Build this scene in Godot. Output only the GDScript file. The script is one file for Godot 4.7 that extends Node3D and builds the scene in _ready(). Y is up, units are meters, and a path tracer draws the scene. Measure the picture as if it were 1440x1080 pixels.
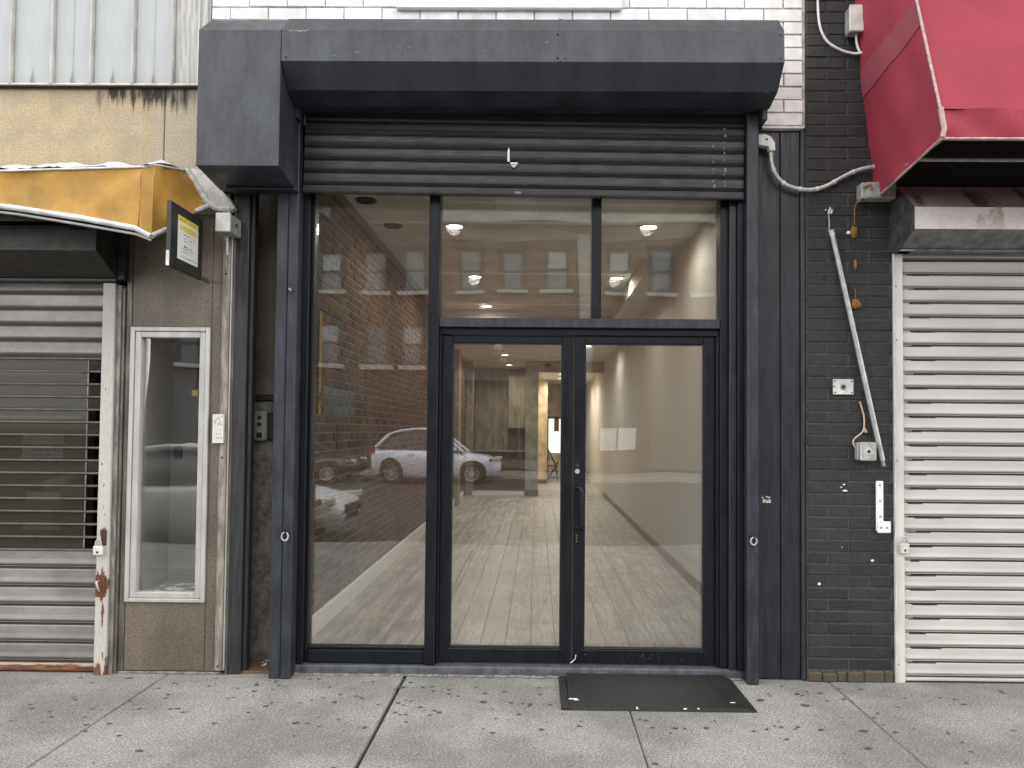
extends Node3D
# A closed-up shopfront with a raised roller shutter, its neighbours left and right, the empty room behind the glass and the street it mirrors.

var rng := RandomNumberGenerator.new()
var T := {}      # textures
var M := {}      # materials


# ------------------------------------------------------------------ mesh builder
class MB:
	var v := PackedVector3Array()
	var n := PackedVector3Array()
	var uv := PackedVector2Array()
	var c := PackedColorArray()
	var col := Color.WHITE

	func tri(a: Vector3, b: Vector3, d: Vector3, na: Vector3, nb: Vector3, nd: Vector3, ua := Vector2.ZERO, ub := Vector2.ZERO, ud := Vector2.ZERO) -> void:
		# a b d counter-clockwise seen from outside; stored clockwise
		v.append(a); v.append(d); v.append(b)
		n.append(na); n.append(nd); n.append(nb)
		uv.append(ua); uv.append(ud); uv.append(ub)
		c.append(col); c.append(col); c.append(col)

	func flat3(a: Vector3, b: Vector3, d: Vector3) -> void:
		var m := (b - a).cross(d - a).normalized()
		tri(a, b, d, m, m, m)

	func quad(a: Vector3, b: Vector3, d: Vector3, e: Vector3) -> void:
		# counter-clockwise from outside: bottom-left, bottom-right, top-right, top-left
		var m := (d - a).cross(e - b).normalized()
		tri(a, b, d, m, m, m, Vector2(0, 1), Vector2(1, 1), Vector2(1, 0))
		tri(a, d, e, m, m, m, Vector2(0, 1), Vector2(1, 0), Vector2(0, 0))

	func quad_n(p: Array, q: Array) -> void:
		tri(p[0], p[1], p[2], q[0], q[1], q[2], Vector2(0, 1), Vector2(1, 1), Vector2(1, 0))
		tri(p[0], p[2], p[3], q[0], q[2], q[3], Vector2(0, 1), Vector2(1, 0), Vector2(0, 0))

	func box(ce: Vector3, s: Vector3, bev := 0.0) -> void:
		obox(ce, Basis.IDENTITY, s, bev)

	func obox(ce: Vector3, ba: Basis, s: Vector3, bev := 0.0) -> void:
		var h := s * 0.5
		var g := minf(bev, minf(h.x, minf(h.y, h.z)) * 0.9)
		for ax in 3:
			var u := (ax + 1) % 3
			var w := (ax + 2) % 3
			for sg in [-1.0, 1.0]:
				var f := Vector3.ZERO
				f[ax] = h[ax] * sg
				var du := Vector3.ZERO
				du[u] = (h[u] - g) * sg
				var dw := Vector3.ZERO
				dw[w] = h[w] - g
				pquad(ce, ba, f - du - dw, f + du - dw, f + du + dw, f - du + dw)
		if g <= 0.0:
			return
		for ax in 3:
			var u := (ax + 1) % 3
			var w := (ax + 2) % 3
			for su in [-1.0, 1.0]:
				for sw in [-1.0, 1.0]:
					var p := Vector3.ZERO
					p[u] = su * h[u]
					p[w] = sw * (h[w] - g)
					var q := Vector3.ZERO
					q[u] = su * (h[u] - g)
					q[w] = sw * h[w]
					var l := Vector3.ZERO
					l[ax] = h[ax] - g
					if su * sw > 0:
						pquad(ce, ba, p - l, q - l, q + l, p + l, p + q)
					else:
						pquad(ce, ba, q - l, p - l, p + l, q + l, p + q)
		for sx in [-1.0, 1.0]:
			for sy in [-1.0, 1.0]:
				for sz in [-1.0, 1.0]:
					var a := ce + ba * Vector3(sx * h.x, sy * (h.y - g), sz * (h.z - g))
					var b := ce + ba * Vector3(sx * (h.x - g), sy * h.y, sz * (h.z - g))
					var d := ce + ba * Vector3(sx * (h.x - g), sy * (h.y - g), sz * h.z)
					if sx * sy * sz > 0:
						flat3(a, b, d)
					else:
						flat3(a, d, b)

	func pquad(ce: Vector3, ba: Basis, a: Vector3, b: Vector3, d: Vector3, e: Vector3, out := Vector3.ZERO) -> void:
		var o := out if out != Vector3.ZERO else (a + d) * 0.5
		if (d - a).cross(e - b).dot(o) < 0:
			quad(ce + ba * b, ce + ba * a, ce + ba * e, ce + ba * d)
		else:
			quad(ce + ba * a, ce + ba * b, ce + ba * d, ce + ba * e)

	func bb(x0: float, x1: float, y0: float, y1: float, z0: float, z1: float, bev := 0.0) -> void:
		box(Vector3(x0 + x1, y0 + y1, z0 + z1) * 0.5, Vector3(x1 - x0, y1 - y0, z1 - z0).abs(), bev)

	func extrude(poly: PackedVector2Array, o: Vector3, ex: Vector3, ey: Vector3, ez: Vector3, caps := true) -> void:
		var area := 0.0
		var k := poly.size()
		for i in k:
			area += poly[i].cross(poly[(i + 1) % k])
		var flip := area * ex.cross(ey).dot(ez) < 0
		for i in k:
			var p := o + ex * poly[i].x + ey * poly[i].y
			var q := o + ex * poly[(i + 1) % k].x + ey * poly[(i + 1) % k].y
			if flip:
				quad(q, p, p + ez, q + ez)
			else:
				quad(p, q, q + ez, p + ez)
		if caps:
			var t := Geometry2D.triangulate_polygon(poly)
			for i in range(0, t.size(), 3):
				var a := o + ex * poly[t[i]].x + ey * poly[t[i]].y
				var b := o + ex * poly[t[i + 1]].x + ey * poly[t[i + 1]].y
				var d := o + ex * poly[t[i + 2]].x + ey * poly[t[i + 2]].y
				if (b - a).cross(d - a).dot(ez) > 0:
					flat3(a + ez, b + ez, d + ez); flat3(a, d, b)
				else:
					flat3(a + ez, d + ez, b + ez); flat3(a, b, d)

	func tube(pts: Array, r: float, seg := 8, closed := false, squash := 1.0) -> void:
		var k := pts.size()
		var rings := []
		var norms := []
		var prev := Vector3.ZERO
		for i in k:
			var d: Vector3
			if closed:
				d = pts[(i + 1) % k] - pts[(i - 1 + k) % k]
			else:
				d = pts[mini(i + 1, k - 1)] - pts[maxi(i - 1, 0)]
			d = d.normalized()
			var up := prev
			if up == Vector3.ZERO:
				up = Vector3.UP if absf(d.y) < 0.9 else Vector3.RIGHT
			var sd := d.cross(up).normalized()
			up = sd.cross(d).normalized()
			prev = up
			var ring := []
			var nr := []
			for j in seg:
				var a := TAU * j / seg
				var nn := sd * cos(a) + up * sin(a) * squash
				ring.append(pts[i] + nn * r)
				nr.append(nn.normalized())
			rings.append(ring)
			norms.append(nr)
		for i in (k if closed else k - 1):
			var i2 := (i + 1) % k
			for j in seg:
				var j2 := (j + 1) % seg
				var p := [rings[i][j], rings[i][j2], rings[i2][j2], rings[i2][j]]
				var q := [norms[i][j], norms[i][j2], norms[i2][j2], norms[i2][j]]
				var m: Vector3 = (p[2] - p[0]).cross(p[3] - p[1])
				if m.dot(q[0] + q[2]) < 0:
					p.reverse(); q.reverse()
				quad_n(p, q)
		if not closed:
			for e in [0, k - 1]:
				var ce: Vector3 = pts[e]
				var dir: Vector3 = (pts[0] - pts[1]) if e == 0 else (pts[k - 1] - pts[k - 2])
				for j in seg:
					var a: Vector3 = rings[e][j]
					var b: Vector3 = rings[e][(j + 1) % seg]
					if (a - ce).cross(b - ce).dot(dir) > 0:
						flat3(ce, a, b)
					else:
						flat3(ce, b, a)

	func lathe(ce: Vector3, axis: Vector3, prof: Array, seg := 20) -> void:
		# prof: Vector2(radius, along axis)
		var u := axis.cross(Vector3.UP if absf(axis.y) < 0.9 else Vector3.RIGHT).normalized()
		var w := axis.cross(u).normalized()
		for i in prof.size() - 1:
			var p: Vector2 = prof[i]
			var q: Vector2 = prof[i + 1]
			var sl := Vector2(q.y - p.y, p.x - q.x).normalized()
			for j in seg:
				var a := TAU * j / seg
				var b := TAU * (j + 1) / seg
				var ra := u * cos(a) + w * sin(a)
				var rb := u * cos(b) + w * sin(b)
				var na := (ra * sl.x + axis * sl.y).normalized()
				var nb := (rb * sl.x + axis * sl.y).normalized()
				var P := [ce + axis * p.y + ra * p.x, ce + axis * p.y + rb * p.x, ce + axis * q.y + rb * q.x, ce + axis * q.y + ra * q.x]
				var N := [na, nb, nb, na]
				var m: Vector3 = (P[2] - P[0]).cross(P[3] - P[1])
				if m.dot(na + nb) < 0:
					P.reverse(); N.reverse()
				quad_n(P, N)

	func grid(pts: Array, nu: int, nv: int, double_sided := false) -> void:
		# pts[iv][iu]; smooth normals; front where (du x dv) points
		var nm := []
		for j in nv:
			var row := []
			for i in nu:
				var du: Vector3 = pts[j][mini(i + 1, nu - 1)] - pts[j][maxi(i - 1, 0)]
				var dv: Vector3 = pts[mini(j + 1, nv - 1)][i] - pts[maxi(j - 1, 0)][i]
				row.append(du.cross(dv).normalized())
			nm.append(row)
		for j in nv - 1:
			for i in nu - 1:
				var p := [pts[j][i], pts[j][i + 1], pts[j + 1][i + 1], pts[j + 1][i]]
				var q := [nm[j][i], nm[j][i + 1], nm[j + 1][i + 1], nm[j + 1][i]]
				var u0 := float(i) / (nu - 1)
				var u1 := float(i + 1) / (nu - 1)
				var v0 := 1.0 - float(j) / (nv - 1)
				var v1 := 1.0 - float(j + 1) / (nv - 1)
				tri(p[0], p[1], p[2], q[0], q[1], q[2], Vector2(u0, v0), Vector2(u1, v0), Vector2(u1, v1))
				tri(p[0], p[2], p[3], q[0], q[2], q[3], Vector2(u0, v0), Vector2(u1, v1), Vector2(u0, v1))
				if double_sided:
					tri(p[0], p[2], p[1], -q[0], -q[2], -q[1])
					tri(p[0], p[3], p[2], -q[0], -q[3], -q[2])

	func center_base() -> Vector3:
		if v.is_empty():
			return Vector3.ZERO
		var lo := v[0]
		var hi := v[0]
		for p in v:
			lo = lo.min(p); hi = hi.max(p)
		return Vector3((lo.x + hi.x) * 0.5, lo.y, (lo.z + hi.z) * 0.5)

	func commit(off := Vector3.ZERO, colors := false) -> ArrayMesh:
		var a := []
		a.resize(Mesh.ARRAY_MAX)
		var vv := v.duplicate()
		if off != Vector3.ZERO:
			for i in vv.size():
				vv[i] -= off
		a[Mesh.ARRAY_VERTEX] = vv
		a[Mesh.ARRAY_NORMAL] = n
		a[Mesh.ARRAY_TEX_UV] = uv
		if colors:
			a[Mesh.ARRAY_COLOR] = c
		var m := ArrayMesh.new()
		m.add_surface_from_arrays(Mesh.PRIMITIVE_TRIANGLES, a)
		return m


# ------------------------------------------------------------------ nodes
func mbx(x0: float, x1: float, y0: float, y1: float, z0: float, z1: float, bev := 0.0) -> MB:
	var m := MB.new()
	m.bb(x0, x1, y0, y1, z0, z1, bev)
	return m

func world_of(o: Node3D) -> Vector3:
	var p := Vector3.ZERO
	var k: Node = o
	while k is Node3D and k != self:
		p += k.position
		k = k.get_parent()
	return p

func free_name(parent: Node, called: String) -> String:
	if not parent.has_node(NodePath(called)):
		return called
	var key := "_count_" + called
	var k: int = parent.get_meta(key, 0)
	while true:
		k += 1
		if not parent.has_node(NodePath("%s_%03d" % [called, k])):
			break
	parent.set_meta(key, k)
	return "%s_%03d" % [called, k]

func tag(o: Node, label: String, category: String, group := "") -> Node:
	if label: o.set_meta("label", label)
	if category: o.set_meta("category", category)
	if group: o.set_meta("group", group)
	return o

func thing(called: String, label: String, category: String, at := Vector3.ZERO, group := "") -> Node3D:
	var o := Node3D.new()
	o.name = free_name(self, called)
	o.position = at
	add_child(o, true)
	tag(o, label, category, group)
	return o

func put(mesh: Mesh, called: String, m: Material, parent: Node3D, at: Vector3, basis := Basis.IDENTITY) -> MeshInstance3D:
	# a shared mesh at a world place
	var o := MeshInstance3D.new()
	o.name = free_name(parent, called)
	o.mesh = mesh
	o.material_override = m
	parent.add_child(o, true)
	o.transform = Transform3D(basis, at - (Vector3.ZERO if parent == self else world_of(parent)))
	return o

func part(called: String, mb: MB, m: Material, parent: Node3D, colors := false) -> MeshInstance3D:
	var o := MeshInstance3D.new()
	o.name = free_name(parent, called)
	o.material_override = m
	parent.add_child(o, true)
	var base := mb.center_base()
	o.mesh = mb.commit(base, colors)
	o.position = base - world_of(parent)
	return o

func solo(called: String, mb: MB, m: Material, label: String, category: String, group := "", colors := false) -> MeshInstance3D:
	var o := MeshInstance3D.new()
	o.name = free_name(self, called)
	o.material_override = m
	add_child(o, true)
	var base := mb.center_base()
	o.mesh = mb.commit(base, colors)
	o.position = base
	tag(o, label, category, group)
	return o

func struct(called: String, mb: MB, m: Material, label := "") -> MeshInstance3D:
	var o := solo(called, mb, m, label, "")
	o.set_meta("kind", "structure")
	return o

func struct_node(called: String, at: Vector3) -> Node3D:
	var o := thing(called, "", "", at)
	o.set_meta("kind", "structure")
	return o


# ------------------------------------------------------------------ textures and materials
func noise_bytes(size: int, freq: float, oct := 4, kind := FastNoiseLite.TYPE_SIMPLEX_SMOOTH, sd := 1, gain := 0.5) -> PackedByteArray:
	var f := FastNoiseLite.new()
	f.noise_type = kind
	f.seed = sd
	f.frequency = freq
	f.fractal_octaves = oct
	f.fractal_gain = gain
	f.fractal_type = FastNoiseLite.FRACTAL_FBM if oct > 1 else FastNoiseLite.FRACTAL_NONE
	if kind == FastNoiseLite.TYPE_CELLULAR:
		f.cellular_return_type = FastNoiseLite.RETURN_DISTANCE
	var im := f.get_seamless_image(size, size)
	im.convert(Image.FORMAT_L8)
	return im.get_data()

func gray_tex(size: int, layers: Array, base: float) -> ImageTexture:
	# layers: [bytes, lo, hi, amount]: smoothstep(lo, hi) of the noise times the amount, added to the base
	var acc := PackedFloat32Array()
	acc.resize(size * size)
	acc.fill(base)
	for l in layers:
		var lut := PackedFloat32Array()
		lut.resize(256)
		for i in 256:
			lut[i] = smoothstep(l[1], l[2], i / 255.0) * l[3]
		var b: PackedByteArray = l[0]
		for i in size * size:
			acc[i] += lut[b[i]]
	var out := PackedByteArray()
	out.resize(size * size)
	for i in size * size:
		out[i] = clampi(int(acc[i] * 255.0), 0, 255)
	var im := Image.create_from_data(size, size, false, Image.FORMAT_L8, out)
	im.convert(Image.FORMAT_RGB8)
	return ImageTexture.create_from_image(im)

func blank(w: int, h: int, c: Color) -> Image:
	var im := Image.create(w, h, false, Image.FORMAT_RGB8)
	im.fill(c)
	return im

func make_textures() -> void:
	var S := 512
	var cl := noise_bytes(S, 0.006, 5, FastNoiseLite.TYPE_SIMPLEX_SMOOTH, 3)
	var cl2 := noise_bytes(S, 0.012, 5, FastNoiseLite.TYPE_SIMPLEX_SMOOTH, 9, 0.6)
	var mid := noise_bytes(S, 0.05, 4, FastNoiseLite.TYPE_SIMPLEX_SMOOTH, 5)
	var fine := noise_bytes(S, 0.35, 2, FastNoiseLite.TYPE_SIMPLEX_SMOOTH, 7)
	var vfine := noise_bytes(S, 0.7, 1, FastNoiseLite.TYPE_VALUE, 17)
	var grain := noise_bytes(S, 0.10, 2, FastNoiseLite.TYPE_SIMPLEX_SMOOTH, 23)
	var cell := noise_bytes(S, 0.13, 1, FastNoiseLite.TYPE_CELLULAR, 11)
	T.cloud = gray_tex(S, [[cl, 0.15, 0.85, 0.16], [mid, 0.2, 0.8, 0.04], [fine, 0.2, 0.8, 0.05]], 0.76)
	T.grime = gray_tex(S, [[cl2, 0.15, 0.8, 0.24], [mid, 0.2, 0.8, 0.08], [fine, 0.2, 0.8, 0.06]], 0.60)
	T.metal = gray_tex(S, [[cl, 0.2, 0.8, 0.12], [mid, 0.3, 0.7, 0.05], [fine, 0.2, 0.8, 0.06], [vfine, 0.95, 1.0, 0.10]], 0.72)
	T.fine = gray_tex(S, [[fine, 0.1, 0.9, 0.3], [mid, 0.2, 0.8, 0.12]], 0.58)
	T.concrete = gray_tex(S, [[grain, 0.3, 0.7, 0.17], [fine, 0.2, 0.8, 0.15], [grain, 0.72, 0.9, 0.12], [mid, 0.2, 0.8, 0.05]], 0.57)
	T.soft = gray_tex(S, [[cl, 0.15, 0.85, 0.08], [fine, 0.2, 0.8, 0.03]], 0.88)
	T.far = gray_tex(S, [[cl2, 0.15, 0.85, 0.2], [mid, 0.2, 0.8, 0.08]], 0.72)
	T.speckle = gray_tex(S, [[cell, 0.1, 0.5, 0.2], [vfine, 0.8, 1.0, 0.18], [fine, 0.2, 0.5, 0.22], [mid, 0.2, 0.7, 0.12]], 0.36)
	T.brickface = gray_tex(S, [[fine, 0.2, 0.8, 0.2], [mid, 0.25, 0.7, 0.34], [vfine, 0.0, 0.15, 0.1]], 0.36)
	T.wood = gray_tex(S, [[mid, 0.15, 0.85, 0.12], [cl2, 0.15, 0.85, 0.16], [fine, 0.2, 0.8, 0.07]], 0.62)
	T.bump = gray_tex(S, [[fine, 0.1, 0.9, 0.5], [mid, 0.1, 0.9, 0.5]], 0.0)
	T.waves = gray_tex(S, [[cl, 0.0, 1.0, 1.0]], 0.0)
	T.gloss = gray_tex(S, [[cl2, 0.15, 0.85, 0.26], [fine, 0.2, 0.8, 0.08]], 0.5)

func mat(col: Color, rough := 0.6, o := {}) -> StandardMaterial3D:
	# col: linear base colour
	var m := StandardMaterial3D.new()
	var boost := 1.0
	if o.has("tex"):
		m.albedo_texture = o.tex
		boost = o.get("gain", 1.25)
		if not o.get("uv", false):
			m.uv1_triplanar = true
			m.uv1_world_triplanar = not o.get("local", false)
			m.uv1_scale = o.get("scale", Vector3.ONE)
	if o.has("over"):
		m.detail_enabled = true
		m.detail_albedo = o.over
		m.detail_blend_mode = BaseMaterial3D.BLEND_MODE_MUL
		m.detail_uv_layer = BaseMaterial3D.DETAIL_UV_2
		m.uv2_triplanar = true
		m.uv2_world_triplanar = true
		m.uv2_scale = o.get("over_scale", Vector3.ONE * 0.4)
		boost *= o.get("over_gain", 1.2)
	m.albedo_color = Color(col.r * boost, col.g * boost, col.b * boost).linear_to_srgb()
	m.roughness = rough
	m.metallic = o.get("metal", 0.0)
	m.metallic_specular = o.get("spec", 0.5)
	if o.has("rough_tex"):
		m.roughness_texture = o.rough_tex
		m.roughness = rough * 1.5
	if o.has("bump"):
		m.heightmap_enabled = true
		m.heightmap_texture = o.get("bump_tex", T.bump)
		m.heightmap_scale = o.bump
		if not o.has("tex"):
			m.uv1_triplanar = true
			m.uv1_world_triplanar = true
			m.uv1_scale = o.get("scale", Vector3.ONE)
	if o.get("vc", false):
		m.vertex_color_use_as_albedo = true
	return m

func glow(col: Color, e: float) -> StandardMaterial3D:
	var m := StandardMaterial3D.new()
	m.albedo_color = Color(0.8, 0.8, 0.8)
	m.emission_enabled = true
	m.emission = col
	m.emission_energy_multiplier = e
	return m

func make_materials() -> void:
	var V := Vector3.ONE
	M.concrete = mat(Color(0.325, 0.317, 0.30), 0.85, {"tex": T.concrete, "scale": V * 1.25, "gain": 1.42, "over": T.cloud, "over_scale": V * 0.31, "over_gain": 1.17, "bump": 0.1})
	M.joint = mat(Color(0.05, 0.047, 0.042), 0.95, {"tex": T.fine, "scale": V * 4})
	M.gum = mat(Color(0.078, 0.077, 0.075), 0.8)
	M.asphalt = mat(Color(0.055, 0.055, 0.057), 0.9, {"tex": T.concrete, "scale": V * 1.3, "bump": 0.2})
	M.road_paint = mat(Color(0.6, 0.6, 0.57), 0.7, {"tex": T.grime, "scale": V})
	M.charcoal = mat(Color(0.040, 0.0445, 0.0575), 0.42, {"tex": T.metal, "scale": Vector3(1.2, 0.5, 1.2), "over": T.cloud, "over_scale": Vector3(1.0, 0.4, 1.0), "over_gain": 1.16, "rough_tex": T.gloss, "bump": 0.25, "bump_tex": T.waves})
	M.charcoal_post = mat(Color(0.031, 0.036, 0.048), 0.48, {"tex": T.metal, "scale": Vector3(6, 0.8, 6), "over": T.grime, "over_scale": Vector3(2, 0.5, 2), "over_gain": 1.25})
	M.slat_dark = mat(Color(0.021, 0.021, 0.0225), 0.42, {"tex": T.metal, "scale": Vector3(0.7, 5, 5), "over": T.grime, "over_scale": Vector3(0.6, 1.6, 1), "over_gain": 1.4, "rough_tex": T.gloss})
	M.frame = mat(Color(0.009, 0.010, 0.014), 0.4, {"spec": 0.36, "tex": T.metal, "scale": Vector3(3, 0.6, 3), "rough_tex": T.gloss})
	M.black_panel = mat(Color(0.0165, 0.0185, 0.025), 0.45, {"tex": T.metal, "scale": Vector3(8, 0.35, 8), "over": T.grime, "over_scale": Vector3(2.4, 0.5, 2), "over_gain": 1.35, "rough_tex": T.gloss})
	M.sill = mat(Color(0.075, 0.083, 0.10), 0.55, {"tex": T.grime, "scale": Vector3(1.6, 3, 3), "gain": 1.4, "bump": 0.15})
	M.mat_steel = mat(Color(0.013, 0.0135, 0.015), 0.6, {"tex": T.grime, "scale": V * 2.5, "gain": 1.35, "bump": 0.05})
	M.white_brick = []
	M.black_brick = []
	M.room_brick = []
	for i in 6:
		var k := 0.88 + 0.035 * i
		M.white_brick.append(mat(Color(0.82, 0.81, 0.80) * k, 0.5, {"tex": T.soft, "scale": V * (1.5 + 0.2 * i), "gain": 1.06, "bump": 0.03}))
		k = 0.7 + 0.12 * i
		M.black_brick.append(mat(Color(0.0175, 0.0175, 0.0185) * k, 0.48, {"tex": T.metal, "scale": V * (2.0 + 0.3 * i), "bump": 0.35, "rough_tex": T.gloss}))
	M.white_mortar = mat(Color(0.52, 0.49, 0.46), 0.9, {"tex": T.grime, "scale": V * 3})
	M.black_mortar = mat(Color(0.066, 0.064, 0.06), 0.8, {"tex": T.grime, "scale": V * 4, "gain": 1.5, "bump": 0.3})
	M.bare_brick = mat(Color(0.105, 0.085, 0.056), 0.9, {"tex": T.brickface, "scale": V * 5, "gain": 1.6, "bump": 0.4})
	# room
	for c in [Color(0.105, 0.066, 0.036), Color(0.075, 0.05, 0.03), Color(0.13, 0.08, 0.04), Color(0.055, 0.042, 0.03), Color(0.15, 0.085, 0.048), Color(0.10, 0.07, 0.045), Color(0.17, 0.185, 0.19), Color(0.13, 0.14, 0.145)]:
		M.room_brick.append(mat(c, 0.75, {"tex": T.brickface, "scale": V * 4.3, "gain": 2.0, "bump": 0.4}))
	M.room_brick_far = mat(Color(1, 1, 1), 0.75, {"tex": T.brickface, "scale": V * 4.3, "gain": 1.0, "vc": true, "bump": 0.4})
	M.room_mortar = mat(Color(0.34, 0.285, 0.21), 0.9, {"tex": T.fine, "scale": V * 4, "gain": 1.2, "bump": 0.3})
	M.planks = []
	for c in [Color(0.61, 0.575, 0.52), Color(0.58, 0.545, 0.49), Color(0.63, 0.595, 0.54), Color(0.56, 0.525, 0.47), Color(0.60, 0.565, 0.51)]:
		var k: int = M.planks.size()
		var pm := mat(c, 0.42, {"tex": T.wood, "scale": Vector3(1.3 + 0.15 * k, 2.0, 0.10 + 0.015 * k), "gain": 1.25, "over": T.soft, "over_scale": Vector3(0.7, 1, 0.5), "over_gain": 1.08, "rough_tex": T.gloss})
		pm.uv1_offset = Vector3(0.37, 0.11, 0.23) * k
		M.planks.append(pm)
	M.plank_gap = mat(Color(0.03, 0.025, 0.02), 0.9)
	M.wall_white = mat(Color(0.605, 0.605, 0.56), 0.65)
	M.ceiling = mat(Color(0.645, 0.645, 0.60), 0.8, {"tex": T.soft, "scale": V * 0.4, "gain": 1.08})
	M.patch = mat(Color(0.66, 0.70, 0.66), 0.6)
	M.base_white = mat(Color(0.80, 0.81, 0.80), 0.4)
	M.base_wood = mat(Color(0.20, 0.125, 0.075), 0.5, {"tex": T.wood, "scale": Vector3(1, 6, 1), "gain": 1.5})
	M.column = mat(Color(0.36, 0.355, 0.29), 0.6, {"tex": T.cloud, "scale": V * 0.7, "gain": 1.12})
	M.beige = mat(Color(0.62, 0.50, 0.33), 0.6, {"tex": T.cloud, "scale": V * 0.7, "gain": 1.12})
	M.cabinet = mat(Color(0.30, 0.27, 0.21), 0.5, {"tex": T.cloud, "scale": V * 0.9})
	M.alcove = mat(Color(0.40, 0.345, 0.265), 0.6, {"tex": T.cloud, "scale": Vector3(1.5, 0.4, 1.5), "gain": 1.15})
	M.counter_wood = mat(Color(0.15, 0.085, 0.045), 0.5, {"tex": T.wood, "scale": Vector3(4, 0.7, 4), "gain": 1.5})
	M.steel = mat(Color(0.55, 0.55, 0.53), 0.3, {"metal": 0.9})
	M.lamp = glow(Color(1.0, 0.93, 0.8), 9.0)
	M.lamp_rim = mat(Color(0.75, 0.74, 0.7), 0.4)
	M.lit_panel = glow(Color(0.93, 1.0, 0.95), 0.55)
	# left building
	M.granite = mat(Color(0.175, 0.142, 0.106), 0.5, {"tex": T.speckle, "scale": V * 2.2, "gain": 1.5, "over": T.cloud, "over_scale": Vector3(0.5, 0.3, 1), "over_gain": 1.16, "bump": 0.06})
	M.bronze = mat(Color(0.17, 0.148, 0.122), 0.42, {"tex": T.metal, "scale": Vector3(6, 0.6, 6), "over": T.grime, "over_scale": Vector3(3, 0.5, 3), "over_gain": 1.4, "metal": 0.3})
	M.channel = mat(Color(0.34, 0.305, 0.265), 0.45, {"tex": T.cloud, "scale": Vector3(7, 0.7, 7), "gain": 1.15, "over": T.grime, "over_scale": Vector3(3, 0.5, 3), "over_gain": 1.2})
	M.dark_column = mat(Color(0.032, 0.032, 0.033), 0.5, {"tex": T.metal, "scale": Vector3(7, 0.5, 7), "over": T.grime, "over_scale": Vector3(5, 0.5, 5), "over_gain": 1.45})
	M.gap_stone = mat(Color(0.30, 0.285, 0.265), 0.8, {"tex": T.speckle, "scale": V * 3, "gain": 1.5, "over": T.grime, "over_scale": V * 1.5, "bump": 0.1})
	M.grey_slat = mat(Color(0.245, 0.231, 0.215), 0.42, {"tex": T.soft, "scale": Vector3(0.5, 2, 3), "gain": 1.08, "over": T.cloud, "over_scale": Vector3(0.35, 0.5, 1), "over_gain": 1.15, "metal": 0.15})
	M.bar_grey = mat(Color(0.12, 0.113, 0.103), 0.5, {"tex": T.grime, "scale": Vector3(1.5, 6, 6)})
	M.grey_rail = mat(Color(0.30, 0.285, 0.265), 0.5, {"tex": T.metal, "scale": Vector3(5, 0.9, 5), "over": T.grime, "over_scale": Vector3(3, 0.6, 3), "over_gain": 1.2, "metal": 0.2})
	M.vision = mat(Color(0.028, 0.022, 0.015), 0.4, {"spec": 0.25, "tex": T.grime, "scale": Vector3(1.2, 2.5, 2), "gain": 1.4})
	M.dirty_dark = mat(Color(0.026, 0.023, 0.019), 0.6, {"tex": T.grime, "scale": Vector3(1.5, 1.5, 1.5), "gain": 1.6, "bump": 0.15})
	M.rust = mat(Color(0.15, 0.055, 0.022), 0.9, {"tex": T.brickface, "scale": V * 6, "gain": 1.7, "bump": 0.3})
	M.rust_dark = mat(Color(0.07, 0.035, 0.022), 0.9, {"tex": T.brickface, "scale": V * 6, "gain": 1.7, "bump": 0.3})
	M.yellow = mat(Color(0.50, 0.275, 0.04), 0.6, {"tex": T.cloud, "scale": V * 0.8, "gain": 1.15, "over": T.soft, "over_scale": V * 0.6, "over_gain": 1.05})
	M.white_trim = mat(Color(0.72, 0.71, 0.70), 0.5, {"tex": T.cloud, "scale": V * 1.5, "gain": 1.15})
	M.crust = mat(Color(0.8, 0.8, 0.79), 0.9, {"tex": T.cloud, "scale": V * 5, "gain": 1.1, "bump": 0.4})
	M.flashing = mat(Color(0.66, 0.64, 0.61), 0.5, {"tex": T.cloud, "scale": V * 1.5, "gain": 1.15, "bump": 0.05})
	M.sign_black = mat(Color(0.022, 0.023, 0.024), 0.4, {"tex": T.metal, "scale": V * 3})
	M.alu = mat(Color(0.47, 0.455, 0.435), 0.42, {"tex": T.soft, "scale": Vector3(2, 0.7, 2), "metal": 0.2, "gain": 1.08})
	M.vitrine = mat(Color(0.25, 0.25, 0.228), 0.7, {"tex": T.soft, "scale": V * 0.7, "gain": 1.08})
	M.box_white = mat(Color(0.62, 0.60, 0.56), 0.5, {"tex": T.cloud, "scale": V * 1.5, "gain": 1.15})
	M.box_grey = mat(Color(0.33, 0.335, 0.31), 0.5, {"tex": T.metal, "scale": V * 3})
	M.dark_plastic = mat(Color(0.02, 0.02, 0.02), 0.5)
	M.brass = mat(Color(0.5, 0.36, 0.14), 0.35, {"metal": 0.8})
	M.wood_strip = mat(Color(0.16, 0.10, 0.055), 0.8, {"tex": T.wood, "scale": V * 4})
	M.galv = mat(Color(0.52, 0.515, 0.50), 0.4, {"tex": T.metal, "scale": V * 4, "metal": 0.45})
	M.paint_white = mat(Color(0.75, 0.75, 0.74), 0.6)
	M.foam = mat(Color(0.34, 0.17, 0.05), 0.9, {"tex": T.brickface, "scale": V * 12, "gain": 1.6, "bump": 0.5})
	M.cord = mat(Color(0.45, 0.36, 0.25), 0.8)
	# right building
	M.cream_slat = mat(Color(0.51, 0.483, 0.457), 0.4, {"tex": T.soft, "scale": Vector3(0.3, 0.7, 1), "gain": 1.08})
	M.grease = mat(Color(0.055, 0.046, 0.042), 0.7, {"tex": T.grime, "scale": Vector3(4, 8, 4), "gain": 1.3})
	M.cream = mat(Color(0.60, 0.565, 0.53), 0.45, {"tex": T.soft, "scale": Vector3(2, 0.5, 2), "gain": 1.08})
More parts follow.
